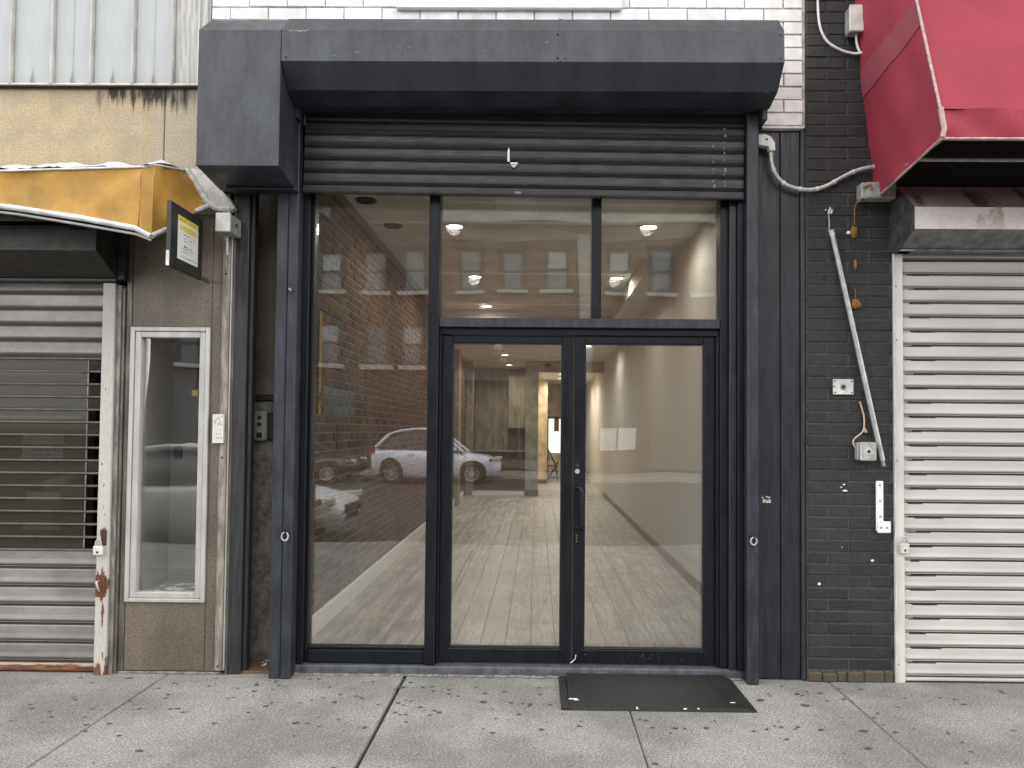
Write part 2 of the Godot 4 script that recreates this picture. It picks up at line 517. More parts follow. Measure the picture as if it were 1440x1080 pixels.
	M.hood_grey = mat(Color(0.24, 0.25, 0.25), 0.45, {"tex": T.metal, "scale": V * 2, "over": T.grime, "over_scale": V * 1.6, "over_gain": 1.2})
	M.hood_end = mat(Color(0.065, 0.07, 0.068), 0.55, {"tex": T.metal, "scale": V * 2, "over": T.grime, "over_scale": V * 2, "over_gain": 1.3})
	M.red = mat(Color(0.41, 0.046, 0.078), 0.72, {"spec": 0.35, "tex": T.fine, "scale": V * 6, "gain": 1.2, "over": T.soft, "over_scale": V * 0.5, "over_gain": 1.08, "bump": 0.02})
	M.red.rim_enabled = true
	M.red.rim = 0.05
	M.red.rim_tint = 0.4
	M.red_faded = mat(Color(0.36, 0.085, 0.11), 0.8, {"spec": 0.25, "tex": T.fine, "scale": V * 6, "gain": 1.2})
	M.pink_hem = mat(Color(0.62, 0.40, 0.40), 0.7, {"tex": T.grime, "scale": V * 5, "gain": 1.2})
	M.shade_black = mat(Color(0.02, 0.015, 0.015), 0.8)  # near black, so the shade under the red awning sits in the colour
	M.night = mat(Color(0.006, 0.006, 0.007), 0.9)
	# glass
	var g := StandardMaterial3D.new()
	g.transparency = BaseMaterial3D.TRANSPARENCY_ALPHA
	g.albedo_color = Color(0.55, 0.57, 0.55, 0.006)
	g.heightmap_enabled = true
	g.heightmap_texture = ripple_tex()
	g.heightmap_scale = 0.12
	g.uv1_triplanar = true
	g.uv1_world_triplanar = true
	g.uv1_scale = Vector3(0.5, 0.5, 0.5)
	g.roughness = 0.0
	M.glass = g
	# street opposite
	M.far_brick = mat(Color(0.165, 0.080, 0.055), 0.9, {"tex": T.far, "scale": V * 0.4, "gain": 1.2})
	M.far_brick_dark = mat(Color(0.075, 0.045, 0.034), 0.9, {"tex": T.far, "scale": V * 0.45, "gain": 1.2})
	M.far_pale = mat(Color(0.42, 0.40, 0.35), 0.8, {"tex": T.grime, "scale": V * 0.6, "gain": 1.3})
	M.far_band = mat(Color(0.16, 0.125, 0.10), 0.8, {"tex": T.far, "scale": V * 0.5})
	M.far_stone = mat(Color(0.42, 0.40, 0.36), 0.8)
	M.far_dark = mat(Color(0.022, 0.025, 0.024), 0.6)
	M.far_glass = mat(Color(0.02, 0.023, 0.025), 0.05)
	M.far_sash = mat(Color(0.13, 0.145, 0.145), 0.3)
	M.far_blind = mat(Color(0.30, 0.32, 0.32), 0.5)
	M.silver = mat(Color(0.80, 0.83, 0.88), 0.3)
	M.silver.clearcoat_enabled = true
	M.silver.clearcoat = 1.0
	M.silver.clearcoat_roughness = 0.03
	M.car_white = mat(Color(0.72, 0.72, 0.71), 0.35)
	M.car_white.clearcoat_enabled = true
	M.car_white.clearcoat = 1.0
	M.car_black = mat(Color(0.02, 0.02, 0.022), 0.3)
	M.car_black.clearcoat_enabled = true
	M.car_black.clearcoat = 1.0
	M.car_glass = mat(Color(0.035, 0.038, 0.04), 0.08, {"spec": 0.4})
	M.tyre = mat(Color(0.02, 0.02, 0.02), 0.85)
	M.rim = mat(Color(0.6, 0.6, 0.6), 0.3, {"metal": 0.7})
	M.tail_red = mat(Color(0.4, 0.02, 0.02), 0.2)
	M.head_clear = mat(Color(0.6, 0.6, 0.58), 0.1)
	M.amber = mat(Color(0.6, 0.25, 0.03), 0.2)
	# drawn prints and stains with a shape of their own
	M.siding = mat(Color(0.55, 0.575, 0.575), 0.45, {"tex": siding_tex(), "uv": true, "gain": 1.0})
	M.siding.albedo_color = Color.WHITE
	M.end_strip = mat(Color(0.46, 0.45, 0.42), 0.5, {"tex": T.cloud, "scale": Vector3(9, 0.8, 2), "gain": 1.15})
	M.stucco = mat(Color(1, 1, 1), 0.85, {"tex": stucco_tex(), "uv": true, "gain": 1.0, "over": T.speckle, "over_scale": V * 3.2, "over_gain": 1.0})
	M.poster = mat(Color.WHITE, 0.5, {"tex": poster_tex(), "uv": true, "gain": 1.0})
	M.notice = mat(Color.WHITE, 0.6, {"tex": notice_tex(), "uv": true, "gain": 1.0})
	M.rail_rust = mat(Color.WHITE, 0.55, {"tex": rail_tex(), "uv": true, "gain": 1.0})
	M.switch_plate = mat(Color.WHITE, 0.5, {"tex": plate_tex(), "uv": true, "gain": 1.0})
	M.sticker = mat(Color.WHITE, 0.5, {"tex": sticker_tex(), "uv": true, "gain": 1.0})
	M.rust_edge = mat(Color.WHITE, 0.9, {"tex": rust_edge_tex(), "uv": true, "gain": 1.0})
	M.awning_lit_slope = mat(Color.WHITE, 0.5, {"tex": drip_tex(Color(0.44, 0.33, 0.32), Color(0.07, 0.05, 0.05), 7, true), "uv": true, "gain": 1.0})  # red light off the awning is tinted into the base colour
	M.hood_front = mat(Color.WHITE, 0.5, {"tex": drip_tex(Color(0.78, 0.72, 0.68), Color(0.28, 0.22, 0.19), 21, false), "uv": true, "gain": 1.0})

func lin(r: float, g: float, b: float) -> Color:
	return Color(r, g, b).linear_to_srgb()

func ripple_tex() -> ImageTexture:
	# the slow waviness of plate glass, smooth and seamless
	var n := 128
	var im := Image.create(n, n, false, Image.FORMAT_RF)
	for y in n:
		for x in n:
			var u := TAU * x / n
			var v := TAU * y / n
			var h := sin(u * 2.0 + sin(v) * 1.3) * 0.5 + sin(v * 3.0 + cos(u) * 1.1) * 0.3 + sin(u * 4.0 - v * 2.0) * 0.12
			im.set_pixel(x, y, Color(0.5 + 0.4 * h, 0, 0))
	return ImageTexture.create_from_image(im)

func siding_tex() -> ImageTexture:
	var w := 128
	var h := 384
	var im := Image.create(w, h, false, Image.FORMAT_RGB8)
	var f := FastNoiseLite.new()
	f.frequency = 0.03
	f.seed = 31
	for y in h:
		for x in w:
			var t := float(y) / h
			var k := 1.0 + 0.06 * f.get_noise_2d(x * 1.5, y * 0.25) + 0.05 * f.get_noise_2d(x * 0.3 + 90, y * 0.3)
			var c := Color(0.40, 0.42, 0.42) * k
			# the rust bleeding up from the fold at the bottom middle
			var d := absf(x - w * 0.5 + 4.0 * f.get_noise_2d(7, y * 2.0)) / (2.0 + 13.0 * pow(t, 16.0))
			var r := clampf(1.2 - d, 0.0, 1.0) * smoothstep(0.84, 0.985, t) * (0.7 + 0.5 * f.get_noise_2d(x * 3, y * 3))
			var e := clampf(1.0 - minf(x, w - x) / 7.0, 0.0, 1.0) * smoothstep(0.85, 1.0, t)
			var dirt := smoothstep(0.9, 1.0, t + 0.03 * f.get_noise_2d(x * 2, 50)) * 0.35
			c = c.lerp(Color(0.10, 0.05, 0.028), clampf(r * 1.25 + e * 0.6, 0, 0.95)).lerp(Color(0.36, 0.33, 0.27), dirt)
			im.set_pixel(x, y, c.linear_to_srgb())
	return ImageTexture.create_from_image(im)

func stucco_tex() -> ImageTexture:
	# covers x -3.9 .. -2.1, y 3.0 .. 3.85
	var w := 640
	var h := 300
	var im := Image.create(w, h, false, Image.FORMAT_RGB8)
	var f := FastNoiseLite.new()
	f.frequency = 0.012
	f.fractal_octaves = 4
	f.seed = 77
	for y in h:
		for x in w:
			var X := -3.9 + 1.8 * x / w
			var t := float(y) / h
			var n := f.get_noise_2d(x, y)
			var c := Color(0.55, 0.445, 0.305).lerp(Color(0.56, 0.455, 0.285), clampf(0.5 + n * 1.4, 0, 1)) * (1.38 + 0.22 * n)
			c = c.lerp(Color(0.75, 0.67, 0.54), smoothstep(-2.62, -2.5, X) * 0.6)
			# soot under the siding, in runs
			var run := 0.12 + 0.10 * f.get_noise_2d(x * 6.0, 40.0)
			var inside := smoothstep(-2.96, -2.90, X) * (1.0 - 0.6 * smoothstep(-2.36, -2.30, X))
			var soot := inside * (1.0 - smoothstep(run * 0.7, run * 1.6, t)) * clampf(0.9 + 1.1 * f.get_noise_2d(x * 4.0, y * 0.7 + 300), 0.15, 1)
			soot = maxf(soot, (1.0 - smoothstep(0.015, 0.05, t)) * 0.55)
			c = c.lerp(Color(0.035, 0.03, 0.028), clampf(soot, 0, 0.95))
			var low := smoothstep(0.62, 0.95, t + 0.3 * n) * 0.28
			c = c.lerp(Color(0.30, 0.25, 0.19), low)
			im.set_pixel(x, y, c.clamp().linear_to_srgb())
	return ImageTexture.create_from_image(im)

func scribble(im: Image, x0: int, y0: int, x1: int, hgt: int, c: Color, r: RandomNumberGenerator, dense := 0.75) -> void:
	# a line of print too small to read: uneven strokes
	var x := x0
	while x < x1:
		var w := r.randi_range(1, 3)
		if r.randf() < dense:
			var hh := r.randi_range(maxi(1, hgt / 2), hgt)
			im.fill_rect(Rect2i(x, y0 + hgt - hh + (r.randi() % 2), w, maxi(1, hh / 2)), c)
			im.fill_rect(Rect2i(x, y0 + hgt - hh, 1, hh), c)
		x += w + r.randi_range(0, 2)

func poster_tex() -> ImageTexture:
	var r := RandomNumberGenerator.new()
	r.seed = 5
	var im := blank(96, 128, lin(0.68, 0.67, 0.63))
	im.fill_rect(Rect2i(0, 0, 96, 16), lin(0.62, 0.50, 0.06))
	im.fill_rect(Rect2i(10, 24, 78, 17), lin(0.62, 0.52, 0.10))
	scribble(im, 6, 4, 90, 9, lin(0.16, 0.12, 0.02), r, 0.6)
	scribble(im, 26, 28, 74, 5, lin(0.3, 0.24, 0.05), r, 0.6)
	for i in 6:
		var y: int = [48, 57, 66, 80, 90, 100][i]
		scribble(im, 22 + r.randi_range(-8, 8), y, 74 + r.randi_range(-10, 8), [4, 6, 5, 9, 5, 4][i], lin(0.03, 0.03, 0.035), r)
	scribble(im, 12, 114, 88, 5, lin(0.02, 0.02, 0.02), r, 0.95)
	return ImageTexture.create_from_image(im)

func notice_tex() -> ImageTexture:
	var r := RandomNumberGenerator.new()
	r.seed = 15
	var im := blank(96, 32, lin(0.30, 0.29, 0.27))
	scribble(im, 28, 3, 80, 10, lin(0.22, 0.03, 0.03), r, 0.9)
	scribble(im, 5, 19, 90, 7, lin(0.04, 0.04, 0.045), r, 0.95)
	return ImageTexture.create_from_image(im)

func plate_tex() -> ImageTexture:
	var r := RandomNumberGenerator.new()
	r.seed = 25
	var im := blank(40, 104, lin(0.60, 0.59, 0.56))
	for i in 26:
		im.fill_rect(Rect2i(r.randi_range(4, 32), r.randi_range(6, 42), r.randi_range(1, 7), r.randi_range(1, 6)), lin(0.30, 0.22, 0.17))
	scribble(im, 8, 56, 34, 3, lin(0.2, 0.2, 0.2), r, 0.6)
	scribble(im, 14, 66, 28, 9, lin(0.05, 0.05, 0.05), r, 0.8)
	scribble(im, 6, 82, 36, 7, lin(0.08, 0.08, 0.08), r, 0.7)
	return ImageTexture.create_from_image(im)

func sticker_tex() -> ImageTexture:
	var im := blank(64, 44, lin(0.02, 0.02, 0.023))
	var r := RandomNumberGenerator.new()
	r.seed = 8
	var c := lin(0.7, 0.7, 0.7)
	for i in 7:
		im.fill_rect(Rect2i(r.randi_range(2, 54), r.randi_range(2, 12), r.randi_range(3, 9), r.randi_range(2, 5)), c)
	var pts := [[14, 18, 4, 18], [18, 18, 9, 4], [18, 26, 9, 4], [18, 33, 8, 3], [25, 21, 4, 6], [25, 28, 4, 6], [33, 22, 4, 14], [40, 22, 4, 14], [36, 33, 6, 4], [46, 20, 4, 17], [52, 20, 4, 17], [47, 33, 8, 4]]
	for p in pts:
		im.fill_rect(Rect2i(p[0], p[1], p[2], p[3]), c)
	return ImageTexture.create_from_image(im)

func rail_tex() -> ImageTexture:
	# the whole height of the left guide rail, y 0 .. 2.53
	var w := 48
	var h := 900
	var im := Image.create(w, h, false, Image.FORMAT_RGB8)
	var f := FastNoiseLite.new()
	f.frequency = 0.05
	f.fractal_octaves = 4
	f.seed = 41
	for y in h:
		for x in w:
			var Y := 2.53 * (1.0 - float(y) / h)
			var n := f.get_noise_2d(x, y * 0.5)
			var c := Color(0.47, 0.44, 0.405) * (1.0 + 0.16 * n)
			c = c.lerp(Color(0.30, 0.27, 0.235), smoothstep(1.7, 2.5, Y) * 0.5)
			var rust := 0.0
			rust = maxf(rust, 1.25 - absf(Y - 0.58) / 0.11 - absf(x - w * 0.62) / (w * 0.75) + n * 1.2)
			rust = maxf(rust, 1.0 - absf(Y - 0.40) / 0.16 - absf(x - w * 0.6) / (w * 0.22) + n * 0.9)
			rust = maxf(rust, 0.9 - absf(Y - 0.92) / 0.12 - absf(x - w * 0.62) / (w * 0.4) + n * 1.0)
			rust = maxf(rust, 0.75 - Y / 0.16 + n * 1.1)
			rust = maxf(rust, n * 2.2 - 0.95)
			c = c.lerp(Color(0.115, 0.055, 0.032) * (1.0 + n * 0.6), smoothstep(0.18, 0.42, rust))
			im.set_pixel(x, y, c.clamp().linear_to_srgb())
	return ImageTexture.create_from_image(im)

func rust_edge_tex() -> ImageTexture:
	var w := 512
	var h := 32
	var im := Image.create(w, h, false, Image.FORMAT_RGB8)
	var f := FastNoiseLite.new()
	f.frequency = 0.02
	f.fractal_octaves = 4
	f.seed = 61
	for y in h:
		for x in w:
			var n := f.get_noise_2d(x, y * 3.0)
			var c := Color(0.10, 0.032, 0.014).lerp(Color(0.22, 0.10, 0.04), clampf(0.4 + n * 1.6, 0, 1))
			c = c.lerp(Color(0.4, 0.36, 0.31), (1.0 - smoothstep(0.1, 0.3, float(y) / h + n * 0.3)))
			im.set_pixel(x, y, c.clamp().linear_to_srgb())
	return ImageTexture.create_from_image(im)

func drip_tex(base: Color, dirt: Color, sd: int, heavy: bool) -> ImageTexture:
	var w := 512
	var h := 64
	var im := Image.create(w, h, false, Image.FORMAT_RGB8)
	var f := FastNoiseLite.new()
	f.frequency = 0.02
	f.fractal_octaves = 4
	f.seed = sd
	for y in h:
		for x in w:
			var t := float(y) / h
			var n := f.get_noise_2d(x * 0.8, y * 0.25)
			var n2 := f.get_noise_2d(x * 3.0, y * 3.0 + 200)
			var k := smoothstep(0.12, 0.5, n + 0.2 * n2) * 0.85 if heavy else smoothstep(0.2, 0.5, n + 0.25 * n2) * (1.0 - t * 0.7) * 0.8
			var c := base * (1.0 + 0.12 * n2)
			im.set_pixel(x, y, c.lerp(dirt, clampf(k, 0, 0.9)).clamp().linear_to_srgb())
	return ImageTexture.create_from_image(im)


# ------------------------------------------------------------------ the place
func _ready() -> void:
	rng.seed = 20240
	# camera: eye 1.6 m over the pavement, 5 m from the shopfront
	var cam := Camera3D.new()
	cam.name = "camera"
	cam.projection = Camera3D.PROJECTION_FRUSTUM
	cam.near = 0.05
	cam.far = 300.0
	cam.size = 0.05 * 1080.0 / 1081.0
	cam.frustum_offset = Vector2(-23.97 / 1081.0 * 0.05, 29.93 / 1081.0 * 0.05)
	cam.transform = Transform3D(Basis(Vector3.UP, deg_to_rad(0.6)) * Basis(Vector3.RIGHT, deg_to_rad(1.8)) * Basis(Vector3.BACK, deg_to_rad(0.5)), Vector3(0, 1.6, 5.0))
	add_child(cam)
	cam.current = true
	# overcast sky
	var sky := Sky.new()
	var sm := ProceduralSkyMaterial.new()
	sm.sky_top_color = Color(0.93, 0.94, 0.955)
	sm.sky_horizon_color = Color(0.90, 0.90, 0.895)
	sm.sky_curve = 0.2
	sm.ground_bottom_color = Color(0.35, 0.35, 0.35)
	sm.ground_horizon_color = Color(0.45, 0.45, 0.45)
	sm.sky_energy_multiplier = 1.35
	sky.sky_material = sm
	var env := Environment.new()
	env.background_mode = Environment.BG_SKY
	env.sky = sky
	env.tonemap_mode = Environment.TONE_MAPPER_LINEAR
	env.tonemap_exposure = 2.15
	env.sdfgi_enabled = true
	env.ssao_enabled = true
	env.ssil_enabled = true
	var we := WorldEnvironment.new()
	we.name = "world_environment"
	we.environment = env
	add_child(we)
	var sun := DirectionalLight3D.new()
	sun.name = "sun"
	sun.light_color = Color(1.0, 0.97, 0.92)
	sun.light_energy = 0.2
	sun.light_angular_distance = 30.0
	sun.shadow_enabled = true
	sun.rotation_degrees = Vector3(-62, 18, 0)
	add_child(sun)

	make_textures()
	make_materials()
	ground()
	street_opposite()
	room()
	white_wall()
	pilaster()
	left_building()
	right_building()
	storefront()
	shutter()
	small_things_right()
	small_things_left()


func brick_mesh(s: Vector3, bev: float) -> ArrayMesh:
	# centred on x and y, its face at z = 0, going back to -s.z; five chamfered sides
	var m := MB.new()
	var x := s.x * 0.5
	var y := s.y * 0.5
	var j := func(k: float) -> float: return k + rng.randf_range(-0.3, 0.3) * bev
	var f := [Vector3(j.call(-x + bev), j.call(-y + bev), 0), Vector3(j.call(x - bev), j.call(-y + bev), 0), Vector3(j.call(x - bev), j.call(y - bev), 0), Vector3(j.call(-x + bev), j.call(y - bev), 0)]
	var e := [Vector3(-x, -y, -bev), Vector3(x, -y, -bev), Vector3(x, y, -bev), Vector3(-x, y, -bev)]
	var b := [Vector3(-x, -y, -s.z), Vector3(x, -y, -s.z), Vector3(x, y, -s.z), Vector3(-x, y, -s.z)]
	m.quad(f[0], f[1], f[2], f[3])
	for i in 4:
		var k := (i + 1) % 4
		m.quad(e[i], e[k], f[k], f[i])
		m.quad(b[i], b[k], e[k], e[i])
	return m.commit()


func ground() -> void:
	# the pavement: flags with joints, laid on a dark bed
	var bed := mbx(-60, 60, -0.3, -0.02, -0.6, 5.62)
	var side := struct("sidewalk", bed, M.joint)
	var xs := [-9.9, -8.4, -6.9, -5.4, -3.87, -2.37, -0.84, 0.545, 1.885, 3.4, 4.9, 6.4, 7.9]
	var zs := [-0.55, 1.95, 3.6, 5.1]
	for i in xs.size() - 1:
		for k in zs.size() - 1:
			var gap := 0.007 if i == 6 or i == 5 else 0.003
			if i == 6 or i == 7:
				gap = 0.004
			var m := mbx(xs[i] + (0.0095 if i == 6 else 0.003), xs[i + 1] - (0.0095 if i == 5 else 0.003), -0.06, rng.randf_range(-0.0015, 0.0015), zs[k] + gap, zs[k + 1] - gap, 0.006)
			part("paving_slab", m, M.concrete, side)
	for s in [[-60.0, -9.9], [7.9, 60.0]]:
		part("paving_slab", mbx(s[0], s[1], -0.06, 0.0, -0.55, 5.1, 0.006), M.concrete, side)
	part("kerb", mbx(-60, 60, -0.28, 0.002, 5.11, 5.5, 0.015), M.concrete, side)
	# old gum trodden into it
	var gum := MB.new()
	var fn := FastNoiseLite.new()
	fn.frequency = 0.9
	fn.seed = 3
	for i in 860:
		var p := Vector3(rng.randf_range(-3.9, 3.6), 0.0035, rng.randf_range(0.06, 3.4))
		if i < 260:
			p.z = rng.randf_range(0.08, 0.85)
		if fn.get_noise_2d(p.x, p.z) < -0.25 and i > 160:
			continue
		if p.x > 0.1 and p.x < 1.32 and p.z < 0.62:
			continue
		var r := rng.randf_range(0.0035, 0.0135) * (1.0 if rng.randf() < 0.9 else 1.6)
		var k := 7
		var ring := []
		for q in k:
			var a := TAU * q / k
			var rr := r * rng.randf_range(0.65, 1.2)
			ring.append(p + Vector3(cos(a) * rr * 1.3, 0, sin(a) * rr * 0.9))
		for q in k:
			gum.flat3(p + Vector3(0, 0.001, 0), ring[(q + 1) % k], ring[q])
	var g := solo("gum_spots", gum, M.gum, "dark trodden gum spots scattered over the grey pavement", "gum")
	g.set_meta("kind", "stuff")
	# the street behind the camera, mirrored in the panes
	struct("road", mbx(-60, 60, -0.35, -0.15, 5.5, 21.4), M.asphalt)
	var fs := struct("far_sidewalk", mbx(-60, 60, -0.3, 0.0, 21.4, 24.5), M.concrete)
	part("kerb", mbx(-60, 60, -0.28, 0.004, 21.25, 21.398, 0.01), M.far_stone, fs)
	var marks := struct_node("road_markings", Vector3(0, -0.15, 13.4))
	for i in 7:
		part("lane_dash", mbx(-22 + i * 7.0, -19 + i * 7.0, -0.149, -0.146, 13.34, 13.46), M.road_paint, marks)


func window_far(w: Node3D, x: float, y0: float, y1: float, ww: float, z: float, blind := 0.45) -> void:
	var m := MB.new()
	m.bb(x - ww * 0.5, x - ww * 0.5 + 0.12, y0, y1, z - 0.06, z + 0.1)
	m.bb(x + ww * 0.5 - 0.12, x + ww * 0.5, y0, y1, z - 0.06, z + 0.1)
	m.bb(x - ww * 0.5 + 0.12, x + ww * 0.5 - 0.12, y1 - 0.1, y1, z - 0.058, z + 0.1)
	m.bb(x - ww * 0.5 + 0.12, x + ww * 0.5 - 0.12, y0, y0 + 0.07, z - 0.058, z + 0.1)
	var ym := (y0 + y1) * 0.5
	m.bb(x - ww * 0.5 + 0.12, x + ww * 0.5 - 0.12, ym - 0.04, ym + 0.04, z - 0.05, z + 0.1)
	var f := part("window", m, M.far_dark, w)
	part("pane", mbx(x - ww * 0.5 + 0.12, x + ww * 0.5 - 0.12, y0 + 0.07, ym - 0.04, z - 0.02, z + 0.05), M.far_sash, f)
	part("pane", mbx(x - ww * 0.5 + 0.12, x + ww * 0.5 - 0.12, ym + 0.04, y1 - 0.1, z - 0.022, z + 0.05), M.far_blind if blind > 0.4 else M.far_sash, f)
	part("sill", mbx(x - ww * 0.5 - 0.12, x + ww * 0.5 + 0.12, y0 - 0.16, y0 - 0.002, z - 0.16, z + 0.1), M.far_stone, f)
	part("lintel", mbx(x - ww * 0.5 - 0.1, x + ww * 0.5 + 0.1, y1 + 0.002, y1 + 0.2, z - 0.1, z + 0.1), M.far_brick_dark, f)


func far_building(label: String, x0: float, x1: float, h: float, wall: Material, xs: Array, rows: Array, z := 24.5) -> Node3D:
	var b := thing("brick_building", label, "building", Vector3((x0 + x1) * 0.5, 0, z), "houses across the street")
	part("wall", mbx(x0, x1, 0, h, z, z + 9), wall, b)
	part("cornice", mbx(x0, x1, h - 0.55, h + 0.05, z - 0.35, z + 0.002, 0.03), M.far_pale, b)
	for r in rows:
		for x in xs:
			window_far(b, x, r[0], r[1], 0.92, z, 0.3 + 0.3 * rng.randf())
	return b


func street_opposite() -> void:
	var a := far_building("tall dark brick house across the street, left of the red brick house", -15.0, -3.95, 11.2, M.far_brick_dark, [-13.4, -11.6, -9.8, -8.0, -6.3, -4.9], [[4.1, 5.6], [7.0, 8.5]])
	part("shop_front", mbx(-14.4, -4.6, 0.1, 3.3, 24.42, 24.6), M.far_dark, a)
	for i in 5:
		part("shop_window", mbx(-14.1 + i * 1.92, -12.4 + i * 1.92, 0.7, 2.7, 24.40, 24.5), M.far_glass, a)
	var b := far_building("red brick house across the street with blinds in its upper windows", -3.94, 8.6, 10.1, M.far_brick, [-2.6, -0.95, 0.65, 3.2, 6.5, 4.85], [[7.0, 8.65]])
	part("frieze", mbx(-3.94, 8.6, 8.95, 9.95, 24.44, 24.502), M.far_band, b)
	part("pilaster", mbx(1.5, 2.15, 3.8, 9.2, 24.4, 24.503), M.far_pale, b)
	part("shop_front", mbx(-3.6, 2.2, 0.1, 3.9, 24.41, 24.6), M.far_band, b)
	part("shop_window", mbx(-3.3, -0.8, 0.5, 3.5, 24.39, 24.5), M.far_glass, b)
	part("shop_window", mbx(-0.7, 2.0, 0.5, 3.5, 24.39, 24.5), M.far_glass, b)
	part("garage_door", mbx(2.5, 3.75, 1.65, 3.85, 24.4, 24.6), M.far_dark, b)
	part("white_panel", mbx(2.52, 3.08, 0.85, 1.62, 24.38, 24.6), M.car_white, b)
	part("white_panel", mbx(3.14, 3.72, 0.85, 1.62, 24.38, 24.6), M.car_white, b)
	part("shop_front", mbx(4.2, 8.2, 0.1, 3.5, 24.41, 24.6), M.far_band, b)
	var c := far_building("dark brick house across the street, right of the red brick house", 8.61, 19.0, 9.4, M.far_brick_dark, [9.8, 11.6, 13.4, 15.2, 17.0], [[4.1, 5.7], [6.3, 7.6]])
	part("shop_front", mbx(9.2, 18.4, 0.1, 3.2, 24.42, 24.6), M.far_dark, c)
	car("suv", "silver sport utility car parked across the street", Vector3(-5.5, -0.15, 20.45), M.silver, 4.25, 1.66, 1.84, true)
	car("saloon_car", "black saloon car parked across the street behind the silver car", Vector3(-10.3, -0.15, 20.5), M.car_black, 4.4, 1.42, 1.8, false)
	car("saloon_car", "white saloon car parked at the near kerb left of the shop", Vector3(-7.4, -0.15, 6.9), M.car_white, 4.5, 1.46, 1.8, false)


func car(called: String, label: String, at: Vector3, paint: Material, L: float, H: float, W: float, tall: bool) -> void:
	# front towards +x; at is the rear end, middle, on the road
	var t := thing(called, label, "car", at + Vector3(L * 0.5, 0, 0), "cars parked in the street")
	var k := L / 4.4
	var st: Array
	if tall:
		st = [[0.0, 0.42, 0.80, 0.62], [0.05, 0.34, 0.98, 0.80], [0.3, 0.27, 1.08, 0.90], [0.9, 0.24, 1.06, 0.95], [1.6, 0.22, 1.04, 0.96], [2.7, 0.22, 1.02, 0.96], [3.3, 0.23, 1.0, 0.95], [3.9, 0.25, 0.92, 0.92], [4.2, 0.27, 0.80, 0.82], [4.36, 0.32, 0.70, 0.68], [4.4, 0.4, 0.6, 0.58]]
	else:
		st = [[0.0, 0.42, 0.74, 0.62], [0.06, 0.32, 0.90, 0.82], [0.4, 0.25, 0.95, 0.90], [0.9, 0.22, 0.95, 0.95], [1.7, 0.20, 0.92, 0.96], [2.7, 0.20, 0.90, 0.96], [3.2, 0.20, 0.88, 0.95], [3.8, 0.22, 0.78, 0.92], [4.15, 0.24, 0.70, 0.84], [4.36, 0.30, 0.60, 0.70], [4.4, 0.38, 0.52, 0.6]]
	var body := MB.new()
	var rows := []
	for s in st:
		var x: float = at.x + s[0] * k
		var w: float = W * 0.5 * s[3]
		var y0: float = s[1]
		var y1: float = s[2]
		var sec := [Vector2(-w * 0.86, y0), Vector2(-w * 0.98, y0 + 0.12), Vector2(-w, y0 + (y1 - y0) * 0.55), Vector2(-w * 0.97, y0 + (y1 - y0) * 0.8), Vector2(-w * 0.86, y1), Vector2(-w * 0.45, y1 + 0.035), Vector2(0, y1 + 0.045), Vector2(w * 0.45, y1 + 0.035), Vector2(w * 0.86, y1), Vector2(w * 0.97, y0 + (y1 - y0) * 0.8), Vector2(w, y0 + (y1 - y0) * 0.55), Vector2(w * 0.98, y0 + 0.12), Vector2(w * 0.86, y0)]
		var row := []
		for p in sec:
			row.append(Vector3(x, at.y + p.y, at.z + p.x))
		rows.append(row)
	body.grid(rows, 13, rows.size())
	for e in [0, rows.size() - 1]:
		var ce := Vector3.ZERO
		for p in rows[e]:
			ce += p / 13.0
		for i in 12:
			if e == 0:
				body.flat3(ce, rows[e][i], rows[e][i + 1])
			else:
				body.flat3(ce, rows[e][i + 1], rows[e][i])
	part("body", body, paint, t)
	var gs: Array
	if tall:
		gs = [[0.24, 1.09], [0.74, 1.52], [1.1, 1.62], [1.7, H], [2.2, H - 0.02], [2.6, H - 0.12], [3.3, 1.02]]
	else:
		gs = [[0.55, 0.96], [1.15, 1.30], [1.5, 1.40], [1.9, H], [2.3, H - 0.02], [2.55, H - 0.1], [3.25, 0.91]]
	var yb0: float = gs[0][1]
	var yb1: float = gs[-1][1]
	var gl := MB.new()
	var roof := MB.new()
	var gr := []
	var rr := []
	for i in gs.size():
		var x: float = at.x + gs[i][0] * k
		var y: float = gs[i][1]
		var bel := lerpf(yb0, yb1, float(gs[i][0] - gs[0][0]) / (gs[-1][0] - gs[0][0])) - 0.02
		var f := clampf((y - bel) / (H - bel), 0.0, 1.0)
		var wb := W * 0.5 * 0.86
		var wt := W * 0.5 * lerpf(0.84, 0.66, f)
		gr.append([Vector3(x, at.y + bel, at.z - wb), Vector3(x, at.y + y, at.z - wt), Vector3(x, at.y + y + 0.02, at.z), Vector3(x, at.y + y, at.z + wt), Vector3(x, at.y + bel, at.z + wb)])
		rr.append([Vector3(x, at.y + y - 0.05 * f, at.z - wt * 1.03), Vector3(x, at.y + y + 0.012, at.z - wt * 0.97), Vector3(x, at.y + y + 0.04, at.z), Vector3(x, at.y + y + 0.012, at.z + wt * 0.97), Vector3(x, at.y + y - 0.05 * f, at.z + wt * 1.03)])
	gl.grid(gr, 5, gr.size())
	part("windows", gl, M.car_glass, t)
	roof.grid(rr.slice(1, gs.size() - 1), 5, gs.size() - 2)
	for s in [-1.0, 1.0]:
		for e in [[0, 1], [gs.size() - 2, gs.size() - 1], [1, 2], [2, 3], [3, 4], [4, 5]]:
			var p: Vector3 = gr[e[0]][1 if s < 0 else 3]
			var q: Vector3 = gr[e[1]][1 if s < 0 else 3]
			roof.tube([p + Vector3(0, 0, 0.008 * s), q + Vector3(0, 0, 0.008 * s)], 0.045 if e[0] > 0 else 0.06, 6)
	part("roof", roof, paint, t)
